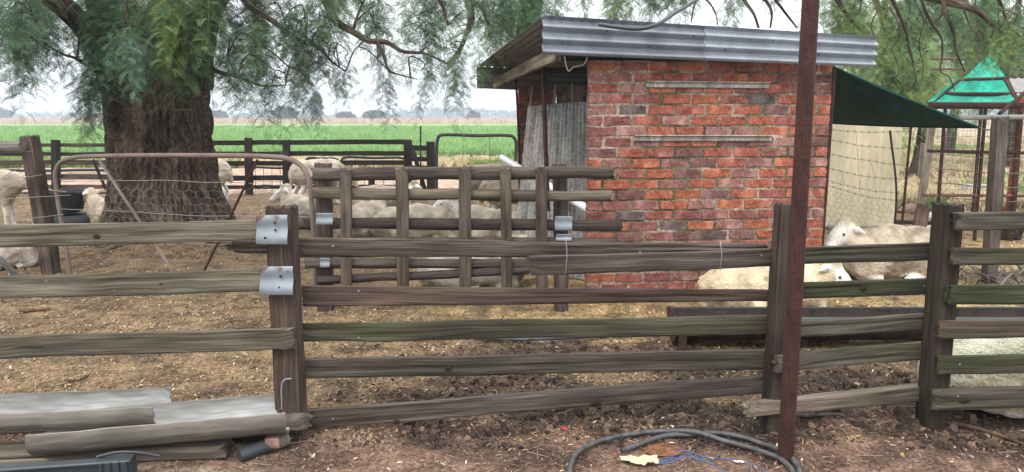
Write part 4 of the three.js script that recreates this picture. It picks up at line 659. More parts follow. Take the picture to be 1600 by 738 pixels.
// a sheep facing +x, feet or belly at y = 0. pose: lying | standing; poll: where the head joins; yaw / nod of the head
function sheepShape({ pose = 'lying', poll, yaw = 0, nod = 0.35, cell = 0.022, s = 1, fat = 1 }) {
  const W = [], H = [], c = (list, a, ra, b, rb, k = 0.06, flat) => list.push({ a, ra, b, rb, k, flat });
  const lie = pose === 'lying', y = lie ? 0.2 : 0.6;
  poll = poll ?? (lie ? [0.5, 0.5, 0] : [0.66, 0.86, 0]);
  if (lie) {
    c(W, [-0.3, y, 0], 0.205 * fat, [0.05, y + 0.01, 0], 0.225 * fat); c(W, [0.05, y + 0.01, 0], 0.225 * fat, [0.3, y, 0], 0.19, 0.08); c(W, [-0.42, 0.17, 0], 0.15, [-0.3, 0.2, 0], 0.19, 0.07);
    for (const z of [-1, 1]) { c(W, [-0.27, 0.13, 0.15 * z], 0.125, [-0.16, 0.09, 0.19 * z], 0.085, 0.05); c(H, [-0.2, 0.04, 0.22 * z], 0.034, [0.02, 0.03, 0.23 * z], 0.026, 0.02); c(W, [0.27, 0.12, 0.1 * z], 0.1, [0.36, 0.07, 0.12 * z], 0.06, 0.04); c(H, [0.36, 0.045, 0.12 * z], 0.036, [0.22, 0.03, 0.17 * z], 0.026, 0.02); }
  } else {
    c(W, [-0.32, y, 0], 0.2 * fat, [0.05, y - 0.015, 0], 0.22 * fat); c(W, [0.05, y - 0.015, 0], 0.22 * fat, [0.32, y, 0], 0.185, 0.08); c(W, [-0.42, y - 0.05, 0], 0.13, [-0.32, y, 0], 0.18, 0.06); c(W, [-0.49, y - 0.05, 0], 0.045, [-0.52, y - 0.2, 0], 0.028, 0.04);
    for (const z of [-1, 1]) {
      c(W, [0.3, y - 0.08, 0.09 * z], 0.1, [0.3, 0.36, 0.1 * z], 0.055, 0.05); c(H, [0.3, 0.38, 0.1 * z], 0.042, [0.32, 0.2, 0.1 * z], 0.03, 0.03); c(H, [0.32, 0.2, 0.1 * z], 0.03, [0.31, 0.04, 0.1 * z], 0.026, 0.015); c(H, [0.31, 0.035, 0.1 * z], 0.03, [0.35, 0.02, 0.1 * z], 0.024, 0.01);
      c(W, [-0.34, y - 0.1, 0.09 * z], 0.13, [-0.3, 0.38, 0.11 * z], 0.075, 0.05); c(H, [-0.3, 0.38, 0.11 * z], 0.055, [-0.42, 0.24, 0.11 * z], 0.03, 0.03); c(H, [-0.42, 0.24, 0.11 * z], 0.03, [-0.39, 0.04, 0.11 * z], 0.026, 0.015); c(H, [-0.39, 0.035, 0.11 * z], 0.03, [-0.35, 0.02, 0.11 * z], 0.024, 0.01);
    }
  }
  c(W, [0.28, y + (lie ? 0.06 : 0.05), 0], 0.15, [poll[0] - 0.05, poll[1] - 0.05, poll[2]], 0.095, 0.08);
  const cy = Math.cos(yaw), sy = Math.sin(yaw), cn = Math.cos(nod), sn = Math.sin(nod), hd = ([x, yy, z]) => { const x1 = x * cn + yy * sn, y1 = -x * sn + yy * cn; return [poll[0] + x1 * cy + z * sy, poll[1] + y1, poll[2] - x1 * sy + z * cy]; };
  c(H, hd([-0.01, 0, 0]), 0.078, hd([0.1, -0.015, 0]), 0.066, 0.04); c(H, hd([0.1, -0.015, 0]), 0.06, hd([0.215, -0.04, 0]), 0.043, 0.03); c(H, hd([0.2, -0.065, 0]), 0.03, hd([0.09, -0.055, 0]), 0.042, 0.02);
  c(W, hd([-0.045, 0.025, 0]), 0.082, hd([-0.03, 0.03, 0]), 0.07, 0.04);
  for (const z of [-1, 1]) { c(H, hd([-0.02, 0.025, 0.06 * z]), 0.022, hd([-0.035, 0.02, 0.11 * z]), 0.03, 0.012); c(H, hd([-0.035, 0.02, 0.11 * z]), 0.03, hd([-0.045, -0.01, 0.175 * z]), 0.01, 0.012); }
  const all = [...W.map((q) => ({ ...q, w: 1 })), ...H.map((q) => ({ ...q, w: 0 }))];
  const raw = (p) => { let d = 9, dw = 9, dh = 9; for (const q of all) { const e = capsule(p, q); d = d > 8 ? e : smin(d, e, q.k); if (q.w) dw = Math.min(dw, e); else dh = Math.min(dh, e); } return [d, dw, dh]; };
  const field = (x, yy, z) => { const [d, dw, dh] = raw([x, yy, z]); if (d > 0.09) return d; const w = sm(-0.008, 0.012, dh - dw); const e = d - w * (0.02 * f3(x * 9 + s, yy * 9, z * 9, 2) + 0.02 * f3(x * 24 + s, yy * 24, z * 24, 2)); return Math.max(e, -yy); };
  const xs = [], ys = [], zs = []; for (const q of all) for (const [e, r] of [[q.a, q.ra], [q.b, q.rb]]) { xs.push(e[0] - r, e[0] + r); ys.push(e[1] + r); zs.push(e[2] - r, e[2] + r); }
  const pad = 0.07, { pos, idx } = surfaceNets(field, [Math.min(...xs) - pad, -cell * 1.6, Math.min(...zs) - pad], [Math.max(...xs) + pad, Math.max(...ys) + pad, Math.max(...zs) + pad], cell);
  const nv = pos.length / 3, col = new Float32Array(nv * 3), uv = new Float32Array(nv * 2), face = new Float32Array(nv);
  for (let i = 0; i < nv; i++) {
    const p = [pos[i * 3], pos[i * 3 + 1], pos[i * 3 + 2]], [, dw, dh] = raw(p); face[i] = 1 - sm(-0.012, 0.014, dh - dw);
    uv[i * 2] = p[0] * 1.6; uv[i * 2 + 1] = Math.atan2(p[1] - y, p[2]) * 0.34 + p[0] * 0.1;
  }
  const g = new THREE.BufferGeometry(); g.setAttribute('position', new THREE.Float32BufferAttribute(pos, 3)); g.setAttribute('uv', new THREE.BufferAttribute(uv, 2)); g.setIndex(idx); g.computeVertexNormals();
  return { g, face, eyes: [hd([0.085, 0.022, 0.062]), hd([0.085, 0.022, -0.062])], nose: hd([0.245, -0.045, 0]), s };
}
function paintSheep(shape, tone, dirt, dye) {   // wool, hair and dirt as vertex colours
  const g = shape.g.clone(), p = g.attributes.position, c = new Float32Array(p.count * 3);
  for (let i = 0; i < p.count; i++) {
    const x = p.getX(i), y = p.getY(i), z = p.getZ(i), f = shape.face[i], b = f3(x * 7 + shape.s, y * 7, z * 7, 3), q = sm(0.0, 0.26, f3(x * 4 + 5 + shape.s, y * 6, z * 4, 4) + dirt + 0.08 - y * 0.5);
    let k = mix3(tone, [0.24, 0.18, 0.12], q * 0.75).map((v) => v * (1 + 0.55 * b));
    if (dye) { const e = dye(x, y, z, b); k = mix3(k, [0.36, 0.62, 0.56], e); }
    k = mix3(k, [0.8, 0.77, 0.73].map((v) => v * (1 + 0.12 * b)), f);
    const dn = Math.hypot(x - shape.nose[0], y - shape.nose[1], z - shape.nose[2]); k = mix3(k, [0.42, 0.3, 0.27], 1 - sm(0.02, 0.045, dn + 0.01 * b));
    c.set(k, i * 3);
  }
  g.setAttribute('color', new THREE.BufferAttribute(c, 3)); return g;
}
const shapes = {
  lie: sheepShape({ s: 1, nod: 0.3 }), lieL: sheepShape({ s: 4, yaw: 1.2, nod: 0.4, poll: [0.46, 0.46, -0.06] }), lieR: sheepShape({ s: 7, yaw: -1.2, nod: 0.45, poll: [0.46, 0.44, 0.06] }), lieLow: sheepShape({ s: 12, yaw: 0.3, nod: 0.6, poll: [0.52, 0.34, 0] }),
  stand: sheepShape({ s: 15, pose: 'standing' }), graze: sheepShape({ s: 19, pose: 'standing', poll: [0.68, 0.5, 0], nod: 0.9 }), level: sheepShape({ s: 23, pose: 'standing', poll: [0.66, 0.68, 0], nod: 0.6 }),
};
const CREAM = [0.6, 0.49, 0.35], PALE = [0.52, 0.45, 0.37], GREYW = [0.33, 0.28, 0.24];
const eyeGeo = new THREE.SphereGeometry(0.0125, 10, 8);
const painted = new Map();
function sheep(kind, x, d, turn, scale, tone, dirt, label, o = {}) {
  const sh = typeof kind === 'string' ? shapes[kind] : kind, key = [sh.s, tone, dirt].join();
  let g = painted.get(key); if (!g || o.dye) { g = paintSheep(sh, tone, dirt, o.dye); painted.set(key, g); }
  const t = thing('sheep', label, 'sheep', [x, (o.y ?? 0) + Math.max(-0.02, Math.min(gh(x, d), 0.05)), -d], turn, 'sheep in the pen'); t.scale.setScalar(scale);
  mesh('body', g, M.wool, t); for (const e of sh.eyes) { const m = mesh('eye', eyeGeo, M.eye, t); m.position.set(...e); }
  return t;
}
const X = (px, d) => (px - 800) / FOC * d * 1.01;
const R = Math.PI;
// the three nearest ones
sheep(sheepShape({ s: 31, cell: 0.014, poll: [0.48, 0.36, 0.07], yaw: -0.75, nod: 0.62 }), X(1204, 5.86), 5.86, 0.0, 0.98, CREAM, -0.1, 'cream sheep lying in front of the brick wall, white face turned right');
sheep(sheepShape({ s: 37, cell: 0.016, poll: [0.5, 0.4, -0.02], yaw: 0.5, nod: 0.32, fat: 1.04 }), X(1398, 7.3), 7.3, R + 0.18, 1.14, [0.58, 0.51, 0.42], 0.0, 'large dirty white sheep lying past the right end of the brick wall');
sheep(sheepShape({ s: 41, cell: 0.014 }), X(1626, 3.86), 3.86, -0.05, 0.94, [0.66, 0.6, 0.44], -0.16, 'sheep with a blue-green dye mark lying behind the planks at lower right', { dye: (x, y, z, b) => sm(-0.05, 0.12, 0.2 + b * 0.7 - Math.hypot((x + 0.3) / 0.9, (y - 0.42) / 0.35) * 0.34) * 0.22 });
// the flock behind the hurdle
const flock = [
  ['lieL', 470, 10.9, 2.2, 0.98, PALE, -0.1, 'sheep lying left of the hurdle, its woolly head turned to the left'],
  ['graze', 500, 13.6, 0.75, 1.0, PALE, -0.05, 'sheep standing rump first behind the left post of the hurdle'],
  ['lie', 570, 10.0, 1.25, 0.98, PALE, -0.1, 'sheep lying with its back to us behind the left slats of the hurdle'],
  ['lieLow', 590, 12.6, 0.3, 1.0, GREYW, 0.05, 'greyish sheep lying farthest back behind the left half of the hurdle'],
  ['lieR', 650, 9.6, 0.2, 1.0, [0.6, 0.53, 0.44], -0.14, 'pale sheep lying behind the second hurdle bay, ear to the right'],
  ['lieL', 690, 11.7, 2.8, 1.0, GREYW, 0.08, 'grey sheep lying behind the middle of the hurdle, partly hidden'],
  ['lieL', 744, 9.5, 2.6, 0.98, [0.56, 0.49, 0.41], -0.1, 'pale sheep lying behind the third upright slat of the hurdle'],
  ['stand', 772, 12.0, 0.5, 1.02, GREYW, 0.02, 'sheep standing farthest right, its back above the top rail'],
  ['graze', 806, 10.7, 0.25, 0.95, [0.48, 0.41, 0.34], -0.02, 'pale sheep standing with head down behind the right hurdle slats'],
  ['lieR', 822, 9.0, -1.1, 0.95, PALE, -0.1, 'sheep lying beside the right post of the hurdle, facing us'],
  ['lieLow', 742, 6.75, 0.06, 0.92, [0.5, 0.45, 0.4], 0.0, 'sheep lying right behind the lowest rail of the hurdle'],
  ['lie', 845, 7.7, 0.4, 0.8, PALE, -0.08, 'small sheep lying behind the strapped right post of the hurdle'],
  ['level', -22, 10.6, 0.15, 1.0, PALE, -0.08, 'sheep standing at the left edge, head behind the thick post'],
  ['lieR', -8, 7.6, 0.5, 0.8, [0.66, 0.6, 0.54], -0.1, 'white sheep lying at the left edge behind the second plank'],
  ['stand', 318, 13.6, R + 0.1, 1.0, PALE, -0.05, 'sheep standing behind the tree trunk, only its rump showing'],
  ['lie', 186, 10.6, R - 0.25, 0.92, PALE, -0.1, 'sheep lying behind the tree trunk on its left side'],
];
for (const [k, px, d, turn, sc, tone, dirt, label] of flock) sheep(k, X(px, d), d, turn, sc, tone, dirt, label);

// ================================================================ pepper trees: trunk, limbs, twigs, hanging strands of pinnate leaves
function strandGeo(s, len, nLeaf) {   // a hanging shoot, top at the origin, with feathered leaves of narrow leaflets
  const pos = [], idx = [];
  const tri = (a, b, c) => { const k = pos.length / 3; pos.push(...a, ...b, ...c); idx.push(k, k + 1, k + 2); };
  const P0 = (t) => V(0.05 * Math.sin(t * 3 + s) * t, -len * t, 0.05 * Math.cos(t * 2.6 + s * 2) * t);
  const ribbon = (p, q, w) => { const d = q.clone().sub(p).normalize(), a = d.clone().cross(V(1, 0.2, 0.3)).normalize().multiplyScalar(w), b = d.clone().cross(a).normalize().multiplyScalar(w); for (const e of [a, b]) { tri([p.x - e.x, p.y - e.y, p.z - e.z], [p.x + e.x, p.y + e.y, p.z + e.z], [q.x, q.y, q.z]); } };
  for (let i = 0; i < 6; i++) ribbon(P0(i / 6), P0((i + 1.3) / 6), 0.0022);
  for (let i = 0; i < nLeaf; i++) {
    const t = 0.06 + 0.92 * (i + rnd() * 0.5) / nLeaf, a = i * 2.4 + rr(-0.4, 0.4), L = rr(0.15, 0.27) * (1 - 0.3 * t), out = V(Math.cos(a), 0, Math.sin(a)), sag = rr(0.5, 1.3), b = P0(t), q = (f) => b.clone().addScaledVector(out, L * f * (1 - 0.25 * f * sag)).add(V(0, L * (0.12 * f - sag * 0.75 * f * f), 0));
    const tw = V(0, 1, 0).cross(out).normalize().applyAxisAngle(out, rr(-0.7, 0.7)); let prev = q(0); const nl = 10;
    for (let k = 1; k <= nl; k++) {
      const f = k / nl, c = q(f), d = c.clone().sub(prev).normalize(); if (k % 4 === 0 || k === nl) ribbon(q(f - Math.min(4, k) / nl), c, 0.0011);
      const ll = 0.05 * Math.sin(Math.PI * (0.22 + 0.7 * f)) + 0.012, w = 0.0046;
      for (const sd of [-1, 1]) { const dir = tw.clone().multiplyScalar(sd * 0.8).addScaledVector(d, 0.62).add(V(0, -0.18, 0)).normalize(), tip = c.clone().addScaledVector(dir, ll), m = c.clone().addScaledVector(dir, ll * 0.4), e = d.clone().multiplyScalar(w); tri([c.x, c.y, c.z], [m.x + e.x, m.y + e.y, m.z + e.z], [tip.x, tip.y, tip.z]); tri([c.x, c.y, c.z], [tip.x, tip.y, tip.z], [m.x - e.x, m.y - e.y, m.z - e.z]); }
      prev = c;
    }
  }
  const g = new THREE.BufferGeometry(); g.setAttribute('position', new THREE.Float32BufferAttribute(pos, 3)); g.setIndex(idx); g.computeVertexNormals(); return g;
}
const strands = [strandGeo(1, 0.75, 14), strandGeo(2, 0.6, 12), strandGeo(3, 0.9, 16), strandGeo(4, 0.45, 10)];
const BARK = [0.15, 0.114, 0.09];  // darker than the big trunk: the limbs' backlit silhouette is put into the tint
const barkCol = (tint) => (p) => { const k = 0.9 + 0.6 * f3(p.x * 3, p.y * 3, p.z * 3, 3); return tint.map((v) => v * k); };
const limb = (pts, r, o = {}) => tube(pts, r, { seg: o.seg ?? 9, n: pts.length * 7, rough: 0.22, color: barkCol(o.tint ?? BARK), uvs: (a, b) => [b * 1.2, a * 0.8] });
const pxs = (list, d) => list.map(([x, y, e]) => at(x, y, e ?? d));
// limbs: [points, r]; rects: { x:[..], y:[..], d:[..], n, len, c } give where shoots are attached
function foliage(tree, limbs, rects, o = {}) {
  const hubs = []; for (const [pts] of limbs) { const c = new THREE.CatmullRomCurve3(pts); for (const p of c.getPoints(14)) hubs.push(p); }
  const inst = strands.map(() => []), twigs = [], per = o.per ?? 8, sc = o.scale ?? 1;
  for (const r of rects) {
    const nodes = Math.max(1, Math.round(r.n * (r.world ? 1 : o.thin ?? 0.82) / per));
    for (let i = 0; i < nodes; i++) {
      const p = r.world ? V(rr(...r.x), rr(...r.y), rr(...r.z)) : at(rr(...r.x), rr(...r.y), rr(...r.d));
      let best = hubs[0], bd = 1e9; for (const h of hubs) { const e = h.distanceTo(p) + (h.y < p.y - 0.2 ? 0.8 : 0); if (e < bd) { bd = e; best = h; } }
      const up = Math.min(0.7, bd * 0.35), m = best.clone().lerp(p, 0.45).add(V(rr(-0.1, 0.1), up + rr(0, 0.12), rr(-0.1, 0.1)));
      const path = [best, m, p.clone().add(V(rr(-0.05, 0.05), 0.06, 0)), p]; twigs.push(tube(path, [0.011 * sc * Math.min(1.6, 0.7 + bd * 0.3), 0.004 * sc], { seg: 5, n: 12, rough: 0.2, color: barkCol([0.15, 0.115, 0.09]) }));
      if (bd < 2.5) hubs.push(m);
      for (let k = 0; k < per; k++) {
        const a = rr(0, 6.28), ra = 0.01 + 0.17 * rnd() ** 1.5 * sc, q = p.clone().add(V(Math.cos(a) * ra, rr(-0.1, 0.05) * sc, Math.sin(a) * ra)); const v = Math.floor(rnd() * 4), L = rr(...(r.len ?? [0.7, 1.25])) * sc;
        if (ra > 0.1 * sc) twigs.push(tube([p, q], [0.0035 * sc, 0.0025 * sc], { seg: 3, color: barkCol([0.15, 0.115, 0.09]) }));
        const g = rnd() < 0.2 ? rr(1.3, 2.1) : rr(0.65, 1.25), base = r.c ?? [0.058, 0.094, 0.056], t = rnd();
        inst[v].push({ p: q.toArray(), r: [rr(-0.25, 0.25), rr(0, 6.28), rr(-0.25, 0.25)], s: [L * rr(0.85, 1.15), L, L * rr(0.85, 1.15)], c: base.map((w, ix) => w * g * (ix === 1 ? 1 : ix === 0 ? mix(0.85, 1.35, t) : mix(1.25, 0.75, t))) });
      }
    }
  }
  part('twigs', join(twigs), M.bark, tree).userData.kind = 'stuff';
  strands.forEach((g, v) => { if (!inst[v].length) return; let k = 0; const im = scatter('crown', g, leafMat, inst[v].length, () => { const e = inst[v][k++]; e.p = tree.worldToLocal(V(...e.p)).toArray(); return e; }, null, null, tree); });
}
const leafMat = P({ color: 0xffffff, roughness: 0.9, side: THREE.DoubleSide, transmission: 0.3, thickness: 0 });
{
  const cx = at(252, 240, 9.25).x, cz = -9.25, o = thing('pepper_tree', 'old pepper tree with a massive trunk and weeping foliage', 'tree', V(cx, 0, cz));
  // trunk with root flare and furrowed bark
  const rings = [], nA = 300, nH = 210;
  for (let i = 0; i <= nH; i++) {
    const h = -0.12 + 2.75 * i / nH, ring = [], hb = Math.max(0, h);
    for (let k = 0; k < nA; k++) {
      const a = k / nA * 2 * Math.PI, ca = Math.cos(a), sa = Math.sin(a);
      let r = 0.49 + 0.05 * f3(ca * 1.5, sa * 1.5, h * 0.8, 2) * 2 + 0.34 * Math.exp(-hb / 0.4) + 0.42 * Math.exp(-hb / 0.17) * Math.max(0, f3(ca * 2.1 + 4, sa * 2.1, 1, 2) + 0.25) + 0.1 * sm(1.8, 2.6, h);
      r += 0.05 * sm(0.3, 0.9, Math.cos(3 * a + 0.8 + 0.3 * h)) * (0.4 + Math.exp(-hb / 0.8));
      const wx = 0.012 * f3(ca * 6, sa * 6, h * 2, 2), rid = sm(0.0, 0.34, Math.abs(f3((ca + wx) * 8, (sa + wx) * 8, h * 1.3 + 3, 3))), rid2 = sm(0.0, 0.3, Math.abs(f3((ca + wx) * 17, (sa - wx) * 17, h * 3.1 + 8, 2))), fine = f3(ca * 30, sa * 30, h * 14, 2);
      r += 0.05 * rid + 0.028 * rid2 + 0.016 * fine - 0.04; ring.push(V(cx + ca * r * 1.04, h, cz + sa * r));
    }
    rings.push(ring);
  }
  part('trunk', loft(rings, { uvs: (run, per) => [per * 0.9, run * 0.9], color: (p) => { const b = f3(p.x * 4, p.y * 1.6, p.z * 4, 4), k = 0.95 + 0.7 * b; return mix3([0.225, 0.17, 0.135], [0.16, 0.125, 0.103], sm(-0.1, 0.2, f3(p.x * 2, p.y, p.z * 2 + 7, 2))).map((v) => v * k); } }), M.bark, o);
  for (const l of [[[175, 385, 8.6], [140, 398, 8.5], [110, 403, 8.5]], [[200, 392, 8.5], [165, 410, 8.2], [135, 414, 8.15]], [[330, 392, 8.6], [375, 398, 8.5], [415, 396, 8.6]]]) { const p = pxs(l); p.forEach((q, i) => q.setY([0.12, 0.045, -0.03][i])); part('root', limb(p, [0.1, 0.03], { tint: [0.15, 0.11, 0.085] }), M.bark, o); }
  const limbs = [
    [pxs([[215, 130, 9.3], [205, 60, 9.1], [165, -10, 8.8], [110, -120, 8.2], [20, -240, 7.6]]), [0.36, 0.13]],
    [pxs([[280, 130, 9.3], [296, 40, 9.25], [340, -50, 9.0], [450, -130, 8.6], [620, -190, 8.0], [740, -220, 7.6]]), [0.38, 0.1]],
    [pxs([[185, 150, 9.2], [160, 90, 8.9], [110, 20, 8.4], [10, -40, 7.8], [-120, -90, 7.3]]), [0.17, 0.06]],
    [pxs([[250, 110, 9.2], [290, -30, 8.6], [390, -220, 7.2], [520, -420, 5.9]]), [0.32, 0.12]],
    [pxs([[260, 100, 9.4], [300, -60, 10.2], [350, -200, 11.2], [420, -260, 12.2]]), [0.3, 0.1]],
    [pxs([[450, -130, 8.6], [478, -40, 8.3], [508, 2, 8.1], [524, 32, 7.9], [552, 50, 7.75], [578, 64, 7.65], [604, 66, 7.6], [628, 80, 7.5], [664, 84, 7.45], [700, 100, 7.4]]), [0.055, 0.008]],
    [pxs([[550, 52, 7.75], [560, 20, 7.8], [574, -10, 7.9]]), [0.016, 0.008]],
    [pxs([[590, 66, 7.6], [600, 90, 7.55], [608, 110, 7.5], [618, 115, 7.5], [652, 124, 7.45]]), [0.018, 0.006]],
    [pxs([[340, -50, 9.0], [392, 10, 8.6], [428, 34, 8.5], [466, 62, 8.4], [500, 76, 8.3], [518, 96, 8.2], [540, 112, 8.2]]), [0.04, 0.006]],
    [pxs([[620, -160, 8.0], [660, -40, 7.8], [690, 5, 7.7], [700, 40, 7.65]]), [0.045, 0.01]],
    [pxs([[310, 90, 8.75], [340, 112, 8.3], [370, 120, 8.2], [410, 134, 8.15], [446, 133, 8.1]]), [0.03, 0.005]],
    [pxs([[185, 120, 8.8], [150, 112, 8.4], [120, 92, 8.2], [96, 84, 8.1], [60, 62, 8.0]]), [0.03, 0.006]],
  ];
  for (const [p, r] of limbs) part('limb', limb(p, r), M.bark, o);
  // bare twigs in front of the trunk
  for (const l of [[[165, 150], [195, 165], [225, 192]], [[283, 135], [262, 152], [245, 170], [225, 178]], [[272, 130], [285, 165], [296, 198]], [[300, 170], [270, 172], [240, 168]], [[170, 160], [190, 150], [220, 148]]]) part('bare_twig', limb(pxs(l, 8.35), [0.009, 0.004], { seg: 5, tint: [0.26, 0.2, 0.15] }), M.bark, o);
  const G = [0.075, 0.138, 0.062], GB = [0.082, 0.148, 0.085], GL = [0.135, 0.21, 0.06];
  foliage(o, limbs, [
    { x: [150, 340], y: [-70, 45], d: [7.7, 8.5], n: 130, c: G }, { x: [160, 330], y: [0, 70], d: [7.9, 8.4], n: 40, len: [0.4, 0.75], c: GB }, { x: [80, 330], y: [-70, 30], d: [8.5, 10.2], n: 90, c: G },
    { x: [225, 300], y: [-20, 40], d: [7.5, 8.0], n: 8, c: GL }, { x: [190, 260], y: [-10, 60], d: [6.6, 7.2], n: 20, len: [0.5, 0.9], c: GB },
    { x: [40, 160], y: [-90, 20], d: [7.6, 9.6], n: 70, c: G }, { x: [-120, 60], y: [-110, -20], d: [7.2, 9.6], n: 48, c: GB }, { x: [-60, 40], y: [0, 50], d: [7.5, 8.5], n: 18, len: [0.6, 1.1], c: GB },
    { x: [118, 158], y: [55, 125], d: [8.2, 8.8], n: 44, len: [0.5, 0.9], c: G }, { x: [60, 110], y: [10, 60], d: [8, 8.6], n: 16, len: [0.5, 0.9], c: GB },
    { x: [330, 420], y: [-70, 50], d: [7.7, 9.6], n: 84, c: G }, { x: [420, 530], y: [-70, 40], d: [7.6, 9.4], n: 66, c: G }, { x: [335, 440], y: [70, 125], d: [8, 8.8], n: 30, len: [0.4, 0.75], c: G },
    { x: [440, 540], y: [60, 105], d: [7.9, 8.8], n: 18, len: [0.35, 0.7], c: GB }, { x: [530, 640], y: [-70, 10], d: [7.3, 8.8], n: 30, c: G }, { x: [540, 640], y: [40, 95], d: [7.4, 7.9], n: 14, len: [0.35, 0.7], c: GB },
    { x: [640, 780], y: [-70, 0], d: [7.3, 8.8], n: 48, c: G }, { x: [668, 728], y: [10, 85], d: [7.3, 7.8], n: 42, len: [0.5, 0.85], c: G }, { x: [480, 500], y: [60, 130], d: [8.1, 8.4], n: 6, len: [0.5, 0.7], c: GB }, { x: [528, 560], y: [95, 135], d: [8, 8.3], n: 10, len: [0.4, 0.7], c: GB },
    { x: [-40, 110], y: [10, 80], d: [7.6, 8.8], n: 30, len: [0.45, 0.9], c: GB }, { x: [335, 640], y: [70, 125], d: [7.8, 8.9], n: 54, len: [0.35, 0.8], c: GB }, { x: [400, 520], y: [20, 90], d: [7.8, 8.6], n: 36, len: [0.4, 0.8], c: G }, { x: [560, 700], y: [60, 120], d: [7.4, 7.9], n: 18, len: [0.3, 0.6], c: GB },
    { world: 1, x: [-7, 1.5], y: [3.1, 5.2], z: [-12.5, -5.2], n: 380, len: [0.8, 1.4], c: G },
  ]);
}
{
  const d0 = 12.2, x0 = X(856, d0), o = thing('pepper_tree', 'second pepper tree behind the shed with twisted bare hanging branches', 'tree', V(x0, 0, -d0));
  part('trunk', limb([V(x0, -0.15, -d0), V(x0 - 0.05, 0.7, -d0), V(x0 - 0.18, 1.8, -d0 + 0.05), at(824, 60, 12), at(836, -20, 11.7)], [0.3, 0.14], { seg: 22 }), M.bark, o);
  const limbs = [
    [pxs([[836, -20, 11.7], [900, -70, 11], [1010, -90, 10], [1120, -70, 9.2], [1230, -60, 8.8], [1330, -40, 8.6], [1420, -14, 8.5], [1480, 2, 8.5], [1530, 18, 8.6], [1556, 40, 8.7], [1640, 44, 9]]), [0.11, 0.016]],
    [pxs([[836, -20, 11.7], [800, -60, 11], [745, -40, 10], [732, 0, 9], [736, 30, 8.8], [726, 60, 8.7], [714, 92, 8.6]]), [0.09, 0.015]],
    [pxs([[732, 0, 9], [752, 12, 8.9], [765, 40, 8.8], [770, 42, 8.8]]), [0.045, 0.02]],
    [pxs([[1120, -70, 9.2], [1150, -20, 9], [1166, 5, 8.9], [1178, 22, 8.8], [1186, 44, 8.8]]), [0.04, 0.02]],
    [pxs([[1150, -20, 9], [1195, 0, 8.8], [1206, 20, 8.7], [1204, 44, 8.7]]), [0.034, 0.016]], [pxs([[1190, -30, 9], [1216, 5, 8.8], [1232, 26, 8.8], [1246, 44, 8.8]]), [0.03, 0.015]],
    [pxs([[1120, -70, 9.2], [1092, -10, 9], [1084, 12, 9], [1080, 36, 9]]), [0.025, 0.01]], [pxs([[1092, -10, 9], [1108, 4, 9], [1118, 20, 9], [1122, 40, 9]]), [0.02, 0.008]],
    [pxs([[1280, -50, 8.7], [1312, 5, 8.6], [1326, 26, 8.6], [1350, 52, 8.6]]), [0.045, 0.022]],
    [pxs([[1380, -30, 8.5], [1396, 2, 8.4], [1406, 24, 8.4], [1416, 50, 8.4], [1421, 76, 8.4], [1428, 102, 8.4], [1431, 128, 8.4], [1417, 145, 8.4]]), [0.03, 0.01]],
    [pxs([[1390, 10, 8.4], [1404, 36, 8.3], [1406, 56, 8.3], [1394, 77, 8.3], [1402, 96, 8.3], [1405, 114, 8.3], [1397, 126, 8.3], [1406, 140, 8.3]]), [0.014, 0.006]],
    [pxs([[1435, -20, 8.5], [1446, 16, 8.4], [1456, 36, 8.4], [1472, 62, 8.4], [1472, 92, 8.4], [1470, 111, 8.4], [1484, 121, 8.4], [1492, 142, 8.4]]), [0.022, 0.008]],
    [pxs([[1470, -8, 8.5], [1480, 26, 8.4], [1491, 52, 8.4], [1493, 76, 8.4], [1502, 98, 8.4], [1508, 112, 8.4]]), [0.036, 0.008]],
    [pxs([[1450, 20, 8.4], [1438, 58, 8.4], [1437, 76, 8.4], [1443, 102, 8.4], [1442, 122, 8.4], [1446, 128, 8.4]]), [0.012, 0.005]],
    [pxs([[1416, 50, 8.4], [1430, 62, 8.3], [1448, 72, 8.3]]), [0.01, 0.005]], [pxs([[1340, -30, 8.5], [1346, 6, 8.4], [1340, 22, 8.4], [1322, 30, 8.4]]), [0.016, 0.007]], [pxs([[1362, -20, 8.5], [1372, 10, 8.4], [1362, 40, 8.4], [1366, 62, 8.4], [1352, 70, 8.4]]), [0.016, 0.006]],
    [pxs([[1556, 40, 8.7], [1548, 60, 8.6], [1538, 78, 8.6], [1540, 100, 8.6]]), [0.018, 0.006]], [pxs([[1556, 40, 8.7], [1576, 66, 8.6], [1584, 84, 8.6], [1580, 96, 8.6]]), [0.02, 0.008]], [pxs([[1540, -30, 8.7], [1562, 0, 8.6], [1576, 36, 8.6], [1600, 62, 8.6]]), [0.03, 0.012]],
    [pxs([[1505, 10, 8.5], [1516, 40, 8.5], [1530, 60, 8.5], [1526, 88, 8.5]]), [0.014, 0.005]],
    [pxs([[1470, -8, 8.5], [1474, 18, 8.4], [1462, 34, 8.4], [1456, 38, 8.4]]), [0.026, 0.012]],
  ];
  for (const [i, [p, r]] of limbs.entries()) part('limb', limb(p, i < 2 ? r : r.map((v) => v * 0.68)), M.bark, o);
  const G = [0.075, 0.14, 0.062], GL = [0.12, 0.195, 0.065];
